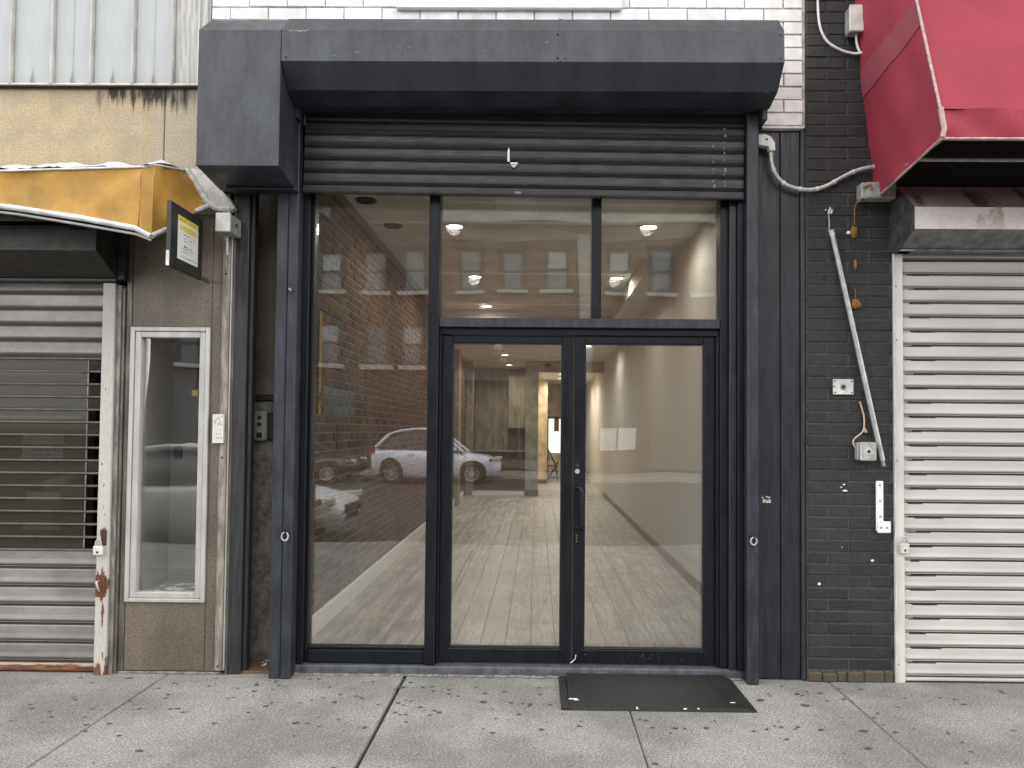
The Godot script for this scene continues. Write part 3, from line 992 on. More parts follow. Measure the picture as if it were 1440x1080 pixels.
	for wx in [0.82 * k, 3.55 * k]:
		for s in [-1.0, 1.0]:
			var r := 0.36 if tall else 0.325
			var c := Vector3(at.x + wx, at.y + r, at.z + s * (W * 0.5 - 0.1))
			var ax := Vector3(0, 0, s)
			var arch := MB.new()
			arch.lathe(c + Vector3(0, 0.02, 0), ax, [Vector2(0.0, 0.108), Vector2(r + 0.06, 0.108), Vector2(r + 0.06, -0.1)], 22)
			part("wheel_arch", arch, M.tyre, t)
			var ty := MB.new()
			ty.lathe(c, ax, [Vector2(r * 0.62, 0.10), Vector2(r * 0.68, 0.135), Vector2(r * 0.93, 0.135), Vector2(r, 0.10), Vector2(r, -0.12)], 24)
			var wh := part("wheel", ty, M.tyre, t)
			var ri := MB.new()
			ri.lathe(c, ax, [Vector2(0.0, 0.125), Vector2(r * 0.16, 0.128), Vector2(r * 0.18, 0.112)], 16)
			ri.lathe(c, ax, [Vector2(r * 0.56, 0.118), Vector2(r * 0.66, 0.128)], 24)
			for q in 10:
				var an := TAU * q / 10.0
				var d := Vector3(cos(an), sin(an), 0)
				ri.tube([c + d * r * 0.12 + ax * 0.116, c + d * r * 0.6 + ax * 0.118], 0.017, 5)
			part("rim", ri, M.rim, wh)
	for s in [-1.0, 1.0]:
		var hl := MB.new()
		var y1: float = 0.80 if tall else 0.66
		hl.obox(Vector3(at.x + L - 0.17 * k, at.y + y1, at.z + s * W * 0.385), Basis(Vector3.UP, s * 0.62), Vector3(0.1, 0.13, 0.34), 0.03)
		part("headlight", hl, M.head_clear, t)
		var al := MB.new()
		al.obox(Vector3(at.x + L - 0.30 * k, at.y + y1, at.z + s * W * 0.435), Basis(Vector3.UP, s * 1.1), Vector3(0.08, 0.1, 0.12), 0.03)
		part("indicator", al, M.amber, t)
		var tl := MB.new()
		tl.obox(Vector3(at.x + 0.12 * k, at.y + (0.98 if tall else 0.84), at.z + s * W * 0.39), Basis(Vector3.UP, -s * 0.55), Vector3(0.14, 0.13, 0.28), 0.03)
		part("tail_light", tl, M.tail_red, t)
		var hd := MB.new()
		for x in [1.45, 2.45]:
			hd.bb(at.x + x * k, at.x + (x + 0.18) * k, at.y + 0.90, at.y + 0.93, at.z + s * W * 0.485 - 0.02, at.z + s * W * 0.485 + 0.02, 0.008)
		part("door_handle", hd, paint, t)
		var mi := MB.new()
		mi.box(Vector3(at.x + 3.0 * k, at.y + (1.1 if tall else 0.98), at.z + s * (W * 0.5 + 0.06)), Vector3(0.16, 0.13, 0.2), 0.04)
		part("mirror", mi, paint, t)
	var bp := MB.new()
	bp.box(Vector3(at.x + L - 0.01, at.y + 0.5, at.z), Vector3(0.06, 0.16, W * 0.5), 0.02)
	part("grille", bp, M.tyre, t)


func spot_lamp(x: float, y: float, z: float, label: String, e: float) -> void:
	var t := thing("recessed_light", label, "ceiling light", Vector3(x, y, z), "round recessed lights in the shop ceiling")
	var rim := MB.new()
	rim.lathe(Vector3(x, y, z), Vector3.DOWN, [Vector2(0.078, 0.004), Vector2(0.082, 0.012), Vector2(0.105, 0.010), Vector2(0.108, -0.004)], 24)
	part("rim", rim, M.lamp_rim, t)
	var d := MB.new()
	d.lathe(Vector3(x, y, z), Vector3.DOWN, [Vector2(0.0, 0.003), Vector2(0.0775, 0.003)], 24)
	part("lamp_lens", d, M.lamp, t)
	var l := SpotLight3D.new()
	l.name = "lamp"
	l.light_color = Color(1.0, 0.955, 0.885)
	l.light_energy = e
	l.light_size = 0.07
	l.spot_range = 12.0
	l.spot_attenuation = 2.0
	l.spot_angle = 86.0
	l.spot_angle_attenuation = 0.6
	l.shadow_enabled = true
	t.add_child(l)
	l.position = Vector3(0, -0.02, 0)
	l.rotation_degrees = Vector3(-90, 0, 0)


func room() -> void:
	var fy := 0.06
	# floor
	var fl := struct("shop_floor", mbx(-1.66, 1.58, -0.14, fy - 0.012, -20.0, -0.15), M.plank_gap)
	var pw := 0.18
	var column := 0
	var lens := 1.22
	var x := -1.655
	while x < 1.56:
		var w := minf(pw, 1.575 - x)
		var z := -0.152
		var first := rng.randf_range(0.3, lens)
		column = rng.randi()
		while z > -12.9:
			var l := first if z > -0.2 else lens
			l = minf(l, z + 12.95)
			if l < 0.02:
				break
			part("plank", mbx(x + 0.0014, x + w - 0.0014, fy - 0.013, fy + rng.randf_range(-0.0004, 0.0004), z - l + 0.0008, z - 0.0008, 0.0016), M.planks[column % 5], fl)
			z -= l
		x += pw
	var rear := MB.new()
	x = -1.655
	while x < 1.56:
		for k in 6:
			rear.bb(x + 0.0014, minf(x + pw, 1.575) - 0.0014, fy - 0.013, fy, -12.96 - (k + 1) * 1.17, -12.962 - k * 1.17, 0.0016)
		x += pw
	var rp := part("far_planks", rear, M.planks[1], fl)
	rp.set_meta("kind", "stuff")
	# walls and ceiling
	var lw := thing("brick_wall", "long bare brick wall down the left side of the empty shop", "wall", Vector3(-1.66, fy, -6.5))
	part("mortar_bed", mbx(-1.98, -1.6565, -0.1, 4.3, -16.2, -0.45), M.room_mortar, lw)
	part("mortar_bed", mbx(-1.70, -1.6565, -0.1, 4.3, -0.449, -0.17), M.room_mortar, lw)
	brick_side(lw)
	solo("baseboard", mbx(-1.662, -1.625, fy + 0.001, 0.215, -12.2, -0.16, 0.006), M.base_white, "white painted baseboard along the foot of the bare brick wall", "baseboard")
	var strip := MB.new()
	for s in [[2.02, 2.48], [1.86, 2.015], [1.70, 1.80]]:
		strip.bb(-1.645, -1.637, s[0], s[1], -0.80, -0.745, 0.002)
	solo("wall_stripe", strip, mat(Color(0.42, 0.25, 0.03), 0.7, {"tex": T.grime, "scale": Vector3.ONE * 5, "gain": 1.5}), "worn yellow stripe down the bare brick wall", "stripe")
	struct("shop_wall", mbx(1.562, 1.9, -0.1, 4.3, -20.2, -0.17), M.wall_white, "smooth white wall down the right side of the empty shop")
	solo("wood_baseboard", mbx(1.545, 1.563, fy + 0.001, 0.165, -12.85, -0.16, 0.004), M.base_wood, "low brown wooden baseboard along the white wall", "baseboard")
	struct("shop_ceiling", mbx(-1.98, 1.9, 3.58, 4.3, -7.7, -0.155), M.ceiling)
	struct("low_ceiling", mbx(-1.98, 1.9, 3.2, 4.3, -20.2, -7.702), M.ceiling)
	part("soffit_trim", mbx(-1.66, 1.56, 3.5, 3.58, -7.702, -7.69), M.base_white, get_node("shop_ceiling"))
	struct("duct_soffit", mbx(1.2, 1.561, 3.36, 3.579, -7.69, -3.84, 0.004), M.wall_white)
	var cp := solo("access_panel", mbx(-0.39, -0.02, 3.566, 3.581, -2.02, -1.46, 0.004), M.patch, "square pale access panel in the shop ceiling just inside the front", "access panel")
	# patches in the plasterboard: long tape seams
	for s in [[-1.62, 1.19, -2.30], [-1.62, 1.19, -4.7], [-1.62, 1.19, -7.1]]:
		part("ceiling_seam", mbx(s[0], s[1], 3.5762, 3.5805, s[2] - 0.05, s[2] + 0.05), M.base_white, get_node("shop_ceiling"))
	for p in [[-1.5, -1.6, "smaller of the two black round vents"], [-1.42, -2.43, "second black round vent"]]:
		var vt := MB.new()
		vt.lathe(Vector3(p[0], 3.58, p[1]), Vector3.DOWN, [Vector2(0.0, 0.004), Vector2(0.05, 0.006), Vector2(0.052, 0.014), Vector2(0.085, 0.016), Vector2(0.095, -0.002)], 20)
		solo("ceiling_vent", vt, M.dark_plastic, "black round vent in the shop ceiling near the brick wall, " + ("nearest the window" if p[1] > -2 else "farther from the window"), "vent", "black vents in the shop ceiling")
	var names := ["nearest the window", "second from the window", "third from the window"]
	for i in 3:
		spot_lamp(-0.82, 3.58, [-2.44, -4.92, -7.3][i], "round recessed light, %s in the row on the brick wall's side" % names[i], 0.66)
	for i in 2:
		spot_lamp([1.07, 1.02][i], 3.58, [-2.42, -4.95][i], "round recessed light, %s in the row on the white wall's side" % names[i], 0.42)
	spot_lamp(-0.68, 3.2, -9.3, "round recessed light in the lower ceiling before the kitchen alcove", 0.95)
	spot_lamp(-0.70, 3.2, -11.5, "round recessed light in the lower ceiling, closest to the kitchen alcove", 1.2)
	spot_lamp(0.95, 3.2, -9.6, "round recessed light in the lower ceiling near the white wall", 0.6)
	spot_lamp(0.62, 3.05, -14.9, "round recessed light over the passage, first past the partition", 1.8)
	spot_lamp(0.66, 3.05, -16.6, "round recessed light over the passage, deeper of two", 1.8)
	spot_lamp(-0.70, 3.2, -14.0, "round recessed light inside the kitchen alcove", 0.8)
	# the partition, passage and alcove at the back
	var pc := thing("partition", "grey green partition post and header at the back of the shop", "partition", Vector3(-0.12, fy, -13.0))
	part("post", mbx(-0.27, 0.03, fy, 3.199, -13.2, -12.9, 0.004), M.column, pc)
	part("header", mbx(0.031, 1.561, 2.94, 3.199, -13.1, -12.91), M.column, pc)
	part("skirting", mbx(-0.285, 0.045, fy + 0.001, 0.19, -13.19, -12.885, 0.004), M.base_wood, pc)
	solo("alarm_box", mbx(0.17, 0.31, 3.05, 3.13, -12.909, -12.86, 0.01), M.dark_plastic, "small black box above the passage opening", "alarm box")
	struct("passage_ceiling", mbx(0.03, 1.561, 3.05, 3.198, -20.0, -13.102), M.ceiling)
	struct("passage_wall", mbx(-0.1, 0.03, fy, 3.199, -17.0, -13.202), M.beige)
	struct("passage_wall_return", mbx(-0.1, 0.30, fy, 3.049, -17.2, -17.002), M.beige)
	part("skirting", mbx(0.031, 0.31, fy + 0.001, 0.18, -17.0, -16.985), M.base_wood, get_node("passage_wall_return"))
	struct("rear_wall", mbx(-1.66, 1.561, -0.1, 3.3, -20.4, -19.6), M.beige)
	var rd := thing("rear_door", "dark framed rear door with a bright glazed upper panel", "door", Vector3(0.6, fy, -19.55))
	part("frame", mbx(0.29, 0.37, fy, 2.02, -19.6, -19.5, 0.005), M.dark_plastic, rd)
	part("frame", mbx(0.371, 1.1, 1.95, 2.02, -19.6, -19.51, 0.005), M.dark_plastic, rd)
	part("lower_panel", mbx(0.371, 1.1, 0.1, 0.86, -19.6, -19.53), M.beige, rd)
	part("threshold", mbx(0.371, 1.1, fy, 0.099, -19.6, -19.525), M.dark_plastic, rd)
	part("glowing_window", mbx(0.371, 1.1, 0.861, 1.949, -19.6, -19.54), M.lit_panel, rd)
	solo("hanging_notice", mbx(0.55, 0.70, 1.55, 1.95, -19.538, -19.53), M.foam, "small orange notice hung on the bright rear door", "notice")
	var ch := thing("folding_chair", "dark folding chair standing before the rear door", "chair", Vector3(0.50, fy, -18.6))
	var c1 := MB.new()
	c1.tube([Vector3(0.34, 1.0, -18.75), Vector3(0.42, 0.86, -18.7), Vector3(0.58, 0.5, -18.5), Vector3(0.64, fy, -18.4)], 0.02, 6)
	c1.tube([Vector3(0.34, 1.0, -18.4), Vector3(0.42, 0.86, -18.4), Vector3(0.60, 0.5, -18.35), Vector3(0.64, fy, -18.3)], 0.02, 6)
	c1.tube([Vector3(0.34, fy, -18.75), Vector3(0.66, 0.62, -18.7)], 0.02, 6)
	c1.tube([Vector3(0.34, fy, -18.4), Vector3(0.66, 0.62, -18.4)], 0.02, 6)
	part("chair_frame", c1, M.dark_plastic, ch)
	part("seat", mbx(0.36, 0.66, 0.48, 0.52, -18.75, -18.35, 0.01), M.dark_plastic, ch)
	part("backrest", mbx(0.33, 0.37, 0.78, 0.98, -18.75, -18.4, 0.01), M.dark_plastic, ch)
	# two pale posts on the brick wall and the alcove
	solo("wall_post", mbx(-1.662, -1.56, fy, 3.199, -10.75, -10.3, 0.004), M.cabinet, "pale narrow post against the brick wall, nearer the window", "post", "pale posts against the brick wall")
	solo("wall_post", mbx(-1.662, -1.50, fy, 3.199, -13.3, -12.9, 0.004), M.cabinet, "pale narrow post against the brick wall at the alcove", "post", "pale posts against the brick wall")
	struct("alcove_wall", mbx(-1.66, -0.12, fy, 3.199, -15.9, -15.5), M.alcove)
	struct("alcove_step", mbx(-1.49, -0.29, fy + 0.001, 0.15, -12.99, -12.88, 0.004), M.base_white)
	var kc := thing("kitchen_counter", "brown wooden counter with a pale top in the alcove", "counter", Vector3(-0.8, fy, -14.9))
	part("worktop", mbx(-1.655, -0.125, 1.02, 1.06, -15.45, -14.45, 0.005), M.cabinet, kc)
	for i in 3:
		part("cupboard_door", mbx(-1.64 + i * 0.505, -1.145 + i * 0.505, fy + 0.12, 1.0, -14.53, -14.5, 0.004), M.counter_wood, kc)
	part("carcass", mbx(-1.65, -0.13, fy, 1.018, -15.45, -14.531), M.counter_wood, kc)
	var fa := MB.new()
	fa.tube([Vector3(-0.88, 1.06, -15.0), Vector3(-0.88, 1.32, -15.0), Vector3(-0.86, 1.38, -14.95), Vector3(-0.83, 1.36, -14.88), Vector3(-0.83, 1.28, -14.86)], 0.016, 8)
	solo("tap", fa, M.steel, "thin swan neck tap over the alcove counter", "tap")
	var cb := thing("wall_cabinet", "tall pale wall cabinet above the alcove counter", "cabinet", Vector3(-0.42, 1.5, -15.2))
	part("carcass", mbx(-0.75, -0.14, 1.62, 3.0, -15.49, -15.0, 0.004), M.alcove, cb)
	for i in 2:
		part("door", mbx(-0.745 + i * 0.302, -0.447 + i * 0.302, 1.63, 2.99, -14.999, -14.975, 0.004), M.alcove, cb)
	struct("alcove_side", mbx(-0.119, -0.101, fy, 3.199, -15.5, -13.202), M.column)
	struct("shop_back_wall", mbx(-1.98, -0.1, -0.1, 3.3, -20.2, -15.91), M.beige)


func brick_side(lw: Node3D) -> void:
	# running bond on the wall x = -1.65, faces towards +x
	var ch := 0.0715
	var bl := 0.205
	var shapes := []
	for i in 5:
		shapes.append(brick_mesh(Vector3(bl - 0.011, ch - 0.011, 0.03), 0.005))
	var ba := Basis(Vector3.UP, PI / 2)
	var list := []
	var far := MB.new()
	var rows := int((3.56 - 0.06) / ch)
	for r in rows:
		var y := 0.06 + (r + 0.5) * ch
		var z := -0.20 - (bl * 0.5 if r % 2 == 0 else 0.0)
		while z > -15.4:
			if not (y > 3.17 and z < -7.7):
				list.append(Vector2(y, z))
			z -= bl
	var near := 0
	var fn := FastNoiseLite.new()
	fn.frequency = 0.35
	fn.seed = 12
	for p in list:
		var y: float = p.x
		var z: float = p.y
		var at := Vector3(-1.65 + rng.randf_range(-0.004, 0.004), y + rng.randf_range(-0.002, 0.002), z)
		var blue := z < -0.92 and z > -1.85 and y > 1.68 and y < 1.95
		if z > -1.56 and near < 300:
			near += 1
			var k := rng.randi() % 6
			if blue:
				k = 6 + rng.randi() % 2
			elif fn.get_noise_2d(y * 2.0, z * 2.0) < -0.15:
				k = [1, 3, 5][rng.randi() % 3]
			put(shapes[rng.randi() % 5], "brick", M.room_brick[k], lw, at, ba * Basis(Vector3.FORWARD, rng.randf_range(-0.006, 0.006)))
		else:
			var red := smoothstep(-1.8, -3.2, z)
			var c := Color(0.115, 0.075, 0.042).lerp(Color(0.15, 0.068, 0.042), red) * (rng.randf_range(0.6, 1.35) * (1.0 + 0.35 * fn.get_noise_2d(y * 2.0, z)))
			if blue:
				c = Color(0.16, 0.17, 0.175)
			far.col = c * 1.85
			var h := Vector3(0.006, ch - 0.011, bl - 0.011) * 0.5
			var f0 := 0.005
			var x1 := at.x
			var a := [Vector3(x1, y - h.y + f0, z + h.z - f0), Vector3(x1, y - h.y + f0, z - h.z + f0), Vector3(x1, y + h.y - f0, z - h.z + f0), Vector3(x1, y + h.y - f0, z + h.z - f0)]
			var b := [Vector3(-1.664, y - h.y, z + h.z), Vector3(-1.664, y - h.y, z - h.z), Vector3(-1.664, y + h.y, z - h.z), Vector3(-1.664, y + h.y, z + h.z)]
			far.quad(a[0], a[1], a[2], a[3])
			for i in 4:
				var q := (i + 1) % 4
				far.quad(b[i], b[q], a[q], a[i])
	var fb := part("far_bricks", far, M.room_brick_far, lw, true)
	fb.set_meta("kind", "stuff")


func white_wall() -> void:
	var w := thing("white_brick_wall", "white painted brick wall above the dark shutter hood", "wall", Vector3(0, 3.6, 0))
	part("mortar_bed", mbx(-2.185, 1.745, 3.6, 11.0, -0.55, -0.012), M.white_mortar, w)
	var shapes := []
	for i in 4:
		shapes.append(brick_mesh(Vector3(0.246, 0.0795, 0.03), 0.004))
	var half := brick_mesh(Vector3(0.12, 0.0795, 0.03), 0.004)
	for r in 14:
		var y := 3.607 + (r + 0.5) * 0.0868
		var x := -2.06 + (0.126 if r % 2 == 0 else 0.0)
		if r % 2 == 0:
			put(half, "brick", M.white_brick[rng.randi() % 6], w, Vector3(-2.122, y, 0))
		while x < 1.74:
			if x + 0.126 > 1.745:
				put(half, "brick", M.white_brick[rng.randi() % 6], w, Vector3(x - 0.06, y, 0))
			elif not (y < 4.0 and x < 1.3):
				put(shapes[rng.randi() % 4], "brick", M.white_brick[rng.randi() % 6], w, Vector3(x, y + rng.randf_range(-0.0015, 0.0015), rng.randf_range(-0.003, 0.002)))
			x += 0.2525
	part("plaster", mbx(-2.18, 1.3, 3.601, 3.99, -0.02, -0.002), M.white_brick[2], w)
	solo("window_sill", mbx(-0.95, 0.535, 4.366, 4.46, -0.01, 0.035, 0.006), M.white_brick[4], "long white sill standing proud of the white brick wall", "sill")
	part("lower_edge", mbx(1.46, 1.735, 3.585, 3.6, -0.06, 0.01, 0.003), M.white_trim, w)


func pilaster() -> void:
	var w := thing("black_brick_pier", "black painted brick pier between the shop and the cream shutter", "wall", Vector3(2.02, 0, 0))
	part("mortar_bed", mbx(1.748, 2.305, 0.0, 11.0, -0.5, -0.0045), M.black_mortar, w)
	var ch := 0.0752
	var shapes := []
	for i in 4:
		shapes.append(brick_mesh(Vector3(0.260, ch - 0.009, 0.02), 0.004))
	var shorts := brick_mesh(Vector3(0.127, ch - 0.009, 0.02), 0.004)
	var odd := brick_mesh(Vector3(0.145, ch - 0.009, 0.02), 0.004)
	for r in 62:
		var y := 0.075 + (r + 0.5) * ch
		var offs := [[0, 1.752, 0.262], [0, 2.021, 0.262]] if r % 2 == 0 else [[1, 1.752, 0.128], [0, 1.887, 0.262], [2, 2.156, 0.145]]
		if r % 2 == 0:
			put(shapes[rng.randi() % 4], "brick", M.black_brick[rng.randi() % 6], w, Vector3(1.752 + 0.131, y, rng.randf_range(-0.002, 0.003)))
			put(shapes[rng.randi() % 4], "brick", M.black_brick[rng.randi() % 6], w, Vector3(2.021 + 0.131, y, rng.randf_range(-0.002, 0.003)))
		else:
			put(shorts, "brick", M.black_brick[rng.randi() % 6], w, Vector3(1.752 + 0.064, y, rng.randf_range(-0.002, 0.003)))
			put(shapes[rng.randi() % 4], "brick", M.black_brick[rng.randi() % 6], w, Vector3(1.887 + 0.131, y, rng.randf_range(-0.002, 0.003)))
			put(odd, "brick", M.black_brick[rng.randi() % 6], w, Vector3(2.156 + 0.0725, y, rng.randf_range(-0.002, 0.003)))
	var bx := 1.756
	while bx < 2.28:
		var bw := minf(rng.randf_range(0.05, 0.14), 2.298 - bx)
		part("bare_brick", mbx(bx, bx + bw - 0.004, 0.0, 0.072 - rng.randf() * 0.022, -0.02, 0.004 + rng.randf() * 0.016, 0.008), M.bare_brick if rng.randf() < 0.7 else M.black_brick[3], w)
		bx += bw


func slat_profile(h: float, deep := 1.0) -> PackedVector2Array:
	# (z, y) of one roller slat, y from 0 to h: groove, bright bead, slit, rolled shoulder, then the face leaning back
	var k := h / 0.0925
	var p := PackedVector2Array()
	for q in [[-0.022, 0.0], [-0.013, 0.0], [-0.013, 0.0105], [-0.001, 0.011], [0.0035, 0.0132], [-0.001, 0.0158], [-0.008, 0.0162], [-0.008, 0.0195], [0.002, 0.020], [0.007, 0.025], [0.0085, 0.031], [0.0065, 0.038], [0.0035, 0.05], [0.0015, 0.086], [-0.003, 0.0915], [-0.022, 0.092]]:
		var z: float = q[0]
		var y: float = q[1] * k
		if deep < 1.0 and z > -0.02:
			z *= deep if z < 0.0 else 0.8
			if q[1] < 0.02:
				y *= 0.62
		p.append(Vector2(z, y))
	return p


func slat(x0: float, w: float, y: float, z: float, h: float, m: Material, dirt: Material, t: Node3D) -> void:
	var b := MB.new()
	b.extrude(slat_profile(h), Vector3(x0, y, z), Vector3.BACK, Vector3.UP, Vector3(w, 0, 0))
	var s := part("slat", b, m, t)
	# years of grease in the groove and the slit, wiped off near the rail
	var k := h / 0.0925
	var g := MB.new()
	var a := rng.randf_range(0.03, 0.10)
	g.bb(x0 + a, x0 + w, y + 0.0003, y + 0.0102 * k, z - 0.0128, z - rng.randf_range(0.004, 0.009))
	g.bb(x0 + a * 0.4, x0 + w, y + 0.0163 * k, y + 0.0194 * k, z - 0.0078, z - 0.004)
	for i in 2:
		var x := x0 + a * rng.randf_range(0.7, 1.0)
		g.bb(x, x + rng.randf_range(0.05, 0.2), y + 0.0885 * k, y + 0.0925 * k, z - 0.002, z + 0.0022)
	part("joint", g, dirt, s)


func shutter() -> void:
	var t := thing("roller_shutter", "charcoal roller shutter raised above the glass shopfront, with its boxed hood", "shutter", Vector3(-0.1, 0, 0.1))
	# hood: main box in two sheets with a lapped seam
	var prof := PackedVector2Array([Vector2(0.005, 4.125), Vector2(0.34, 4.125), Vector2(0.452, 3.997), Vector2(0.454, 3.806), Vector2(0.322, 3.686), Vector2(0.16, 3.652), Vector2(0.1, 3.66), Vector2(0.005, 3.66)])
	var m := MB.new()
	m.extrude(prof, Vector3(-1.558, 0, 0), Vector3.BACK, Vector3.UP, Vector3(1.686, 0, 0))
	part("hood", m, M.charcoal, t)
	m = MB.new()
	m.extrude(prof, Vector3(0.1285, 0.0, 0.002), Vector3.BACK, Vector3.UP, Vector3(1.333, 0, 0))
	part("hood", m, M.charcoal, t)
	# lapped strip at the seam and thin bright folds
	var lap := MB.new()
	for i in 4:
		var a := Vector3(0, prof[i + 1].y, prof[i + 1].x)
		var b := Vector3(0, prof[i + 2].y, prof[i + 2].x) if i < 3 else a
		if i < 3:
			var nn := Vector3(0, a.z - b.z, -(a.y - b.y)).normalized()
			if nn.z < 0: nn = -nn
			lap.quad(b + Vector3(0.112, 0, 0) + nn * 0.004, b + Vector3(0.131, 0, 0) + nn * 0.005, a + Vector3(0.131, 0, 0) + nn * 0.005, a + Vector3(0.112, 0, 0) + nn * 0.004)
	part("hood_seam", lap, M.charcoal, t)
	m = MB.new()
	for p in [[1.44, 3.975], [1.44, 3.83], [0.105, 3.975], [0.105, 3.83], [-1.53, 3.83], [0.15, 3.825], [1.40, 3.68]]:
		m.lathe(Vector3(p[0], p[1], 0.449 if p[1] > 3.7 else 0.315), Vector3.BACK, [Vector2(0, 0.012), Vector2(0.004, 0.011), Vector2(0.007, 0.006)], 8)
	part("rivet", m, M.dark_plastic, t).set_meta("kind", "stuff")
	var bx := PackedVector2Array([Vector2(0.005, 4.142), Vector2(0.285, 4.142), Vector2(0.452, 3.994), Vector2(0.452, 3.168), Vector2(0.115, 3.131), Vector2(0.005, 3.131)])
	m = MB.new()
	m.extrude(bx, Vector3(-2.06, 0, 0.001), Vector3.BACK, Vector3.UP, Vector3(0.497, 0, 0))
	var mb_ := part("motor_box", m, M.charcoal, t)
	m = MB.new()
	m.bb(-2.064, -1.5625, 3.165, 3.172, 0.446, 0.456, 0.002)
	m.bb(-1.566, -1.5615, 3.172, 3.99, 0.446, 0.457, 0.002)
	m.bb(-2.0, -1.556, 3.116, 3.130, 0.06, 0.16, 0.003)
	part("edge_trim", m, M.charcoal_post, mb_)
	# guide posts
	m = MB.new()
	m.bb(-1.695, -1.62, 0.0, 3.129, -0.14, 0.079, 0.006)
	m.bb(-1.6175, -1.556, 0.0, 3.70, -0.14, 0.083, 0.005)
	part("guide_post", m, M.charcoal_post, t)
	m = MB.new()
	m.bb(1.342, 1.417, 0.0, 3.655, -0.14, 0.083, 0.006)
	part("guide_post", m, M.charcoal_post, t)
	m = MB.new()
	m.bb(1.418, 1.45, 3.58, 3.70, 0.0, 0.16, 0.004)
	part("bracket", m, M.charcoal_post, t)
	part("bracket", mbx(-1.62, -1.54, 3.58, 3.70, 0.084, 0.16, 0.004), M.charcoal_post, t)
	# slats: the curtain hangs a little lower at its right end
	var prs := slat_profile(0.0835, 0.45)
	var tilt := Basis(Vector3.BACK, -0.0115)
	var w := 2.872
	var c := Vector3(-0.105, 3.118, 0.03)
	for i in 7:
		m = MB.new()
		m.extrude(prs, Vector3(-w * 0.5, 0, 0), Vector3.BACK, Vector3.UP, Vector3(w, 0, 0))
		put(m.commit(), "slat", M.slat_dark, t, c + tilt * Vector3(0, 0.052 + i * 0.0832, 0), tilt)
	m = MB.new()
	m.extrude(PackedVector2Array([Vector2(-0.02, 0), Vector2(0.02, 0.0), Vector2(0.022, 0.012), Vector2(0.008, 0.016), Vector2(0.008, 0.05), Vector2(-0.01, 0.05)]), Vector3(-w * 0.5, 0, 0), Vector3.BACK, Vector3.UP, Vector3(w, 0, 0))
	put(m.commit(), "bottom_bar", M.slat_dark, t, c, tilt)
	part("header_plate", mbx(-1.54, 1.335, 3.655, 3.72, -0.02, 0.05), M.night, t)
	part("roll", mbx(-1.54, 1.335, 3.50, 3.66, -0.075, -0.03), M.night, t)
	var sc := MB.new()
	sc.bb(-0.16, -0.115, 3.122, 3.15, 0.036, 0.044, 0.003)
	part("pull_tab", sc, M.hood_grey, t)
	# white paint marks on it
	m = MB.new()
	m.bb(-0.207, -0.192, 3.343, 3.42, 0.040, 0.046, 0.001)
	m.bb(-0.203, -0.195, 3.42, 3.434, 0.040, 0.045, 0.001)
	m.bb(-0.188, -0.138, 3.327, 3.338, 0.040, 0.046, 0.001)
	m.bb(-0.183, -0.147, 3.314, 3.322, 0.042, 0.048, 0.001)
	m.bb(-0.174, -0.156, 3.305, 3.311, 0.042, 0.048, 0.001)
	solo("paint_mark", m, M.paint_white, "small white mark like an L on the dark shutter slats", "paint mark")
	m = MB.new()
	for k in 26:
		var y := rng.randf_range(3.15, 3.58)
		var x := 1.13 + rng.randf_range(-0.006, 0.006) + (0.07 if k % 2 == 0 else 0.0)
		m.bb(x, x + rng.randf_range(0.003, 0.014), y, y + rng.randf_range(0.003, 0.02), 0.030, 0.0365)
	var pm := solo("scuff_marks", m, M.hood_grey, "pale scuffs in two columns at the right end of the dark shutter slats", "scuff marks")
	pm.set_meta("kind", "stuff")
	m = MB.new()
	for k in 22:
		var x := rng.randf_range(-1.5, 1.4)
		m.obox(Vector3(x, rng.randf_range(3.82, 3.985), 0.4535), Basis(Vector3.BACK, rng.randf_range(-0.5, 0.5)), Vector3(rng.randf_range(0.004, 0.03), rng.randf_range(0.0015, 0.005), 0.001))
	for k in 4:
		m.obox(Vector3(-1.50 + 0.03 * k, 3.99 + 0.002 * (k % 2), 0.4525), Basis(Vector3.BACK, 0.1 * k), Vector3(0.034, 0.008, 0.002))
	solo("hood_scratches", m, M.hood_grey, "small pale scratches along the front fold of the dark shutter hood", "scratches").set_meta("kind", "stuff")
	m = MB.new()
	for k in 24:
		var x := rng.randfn(0.72, 0.14) if k < 16 else rng.randf_range(-0.6, 1.15)
		m.obox(Vector3(x, rng.randf_range(0.085, 0.15), -0.0885), Basis(Vector3.BACK, rng.randf_range(-1.2, 1.2)), Vector3(rng.randf_range(0.004, 0.022), rng.randf_range(0.0006, 0.0013), 0.0015))
	solo("kick_marks", m, M.hood_grey, "faint kick marks on the bottom rails of the black doors", "kick marks").set_meta("kind", "stuff")
	# ring staples on the posts
	padlock(Vector3(-1.598, 0.905, 0.092), 0.021, M.galv, "bright open ring hung on the left charcoal shutter post", "lock ring", true)
	padlock(Vector3(1.377, 0.905, 0.092), 0.019, M.galv, "dull ring hung on the right charcoal shutter post", "lock ring", true)
	m = MB.new()
	m.tube([Vector3(-1.60, 2.492, 0.083), Vector3(-1.598, 2.49, 0.105), Vector3(-1.585, 2.478, 0.112)], 0.007, 8)
	solo("bolt", m, M.galv, "short bright bolt end high on the left charcoal shutter post", "bolt")


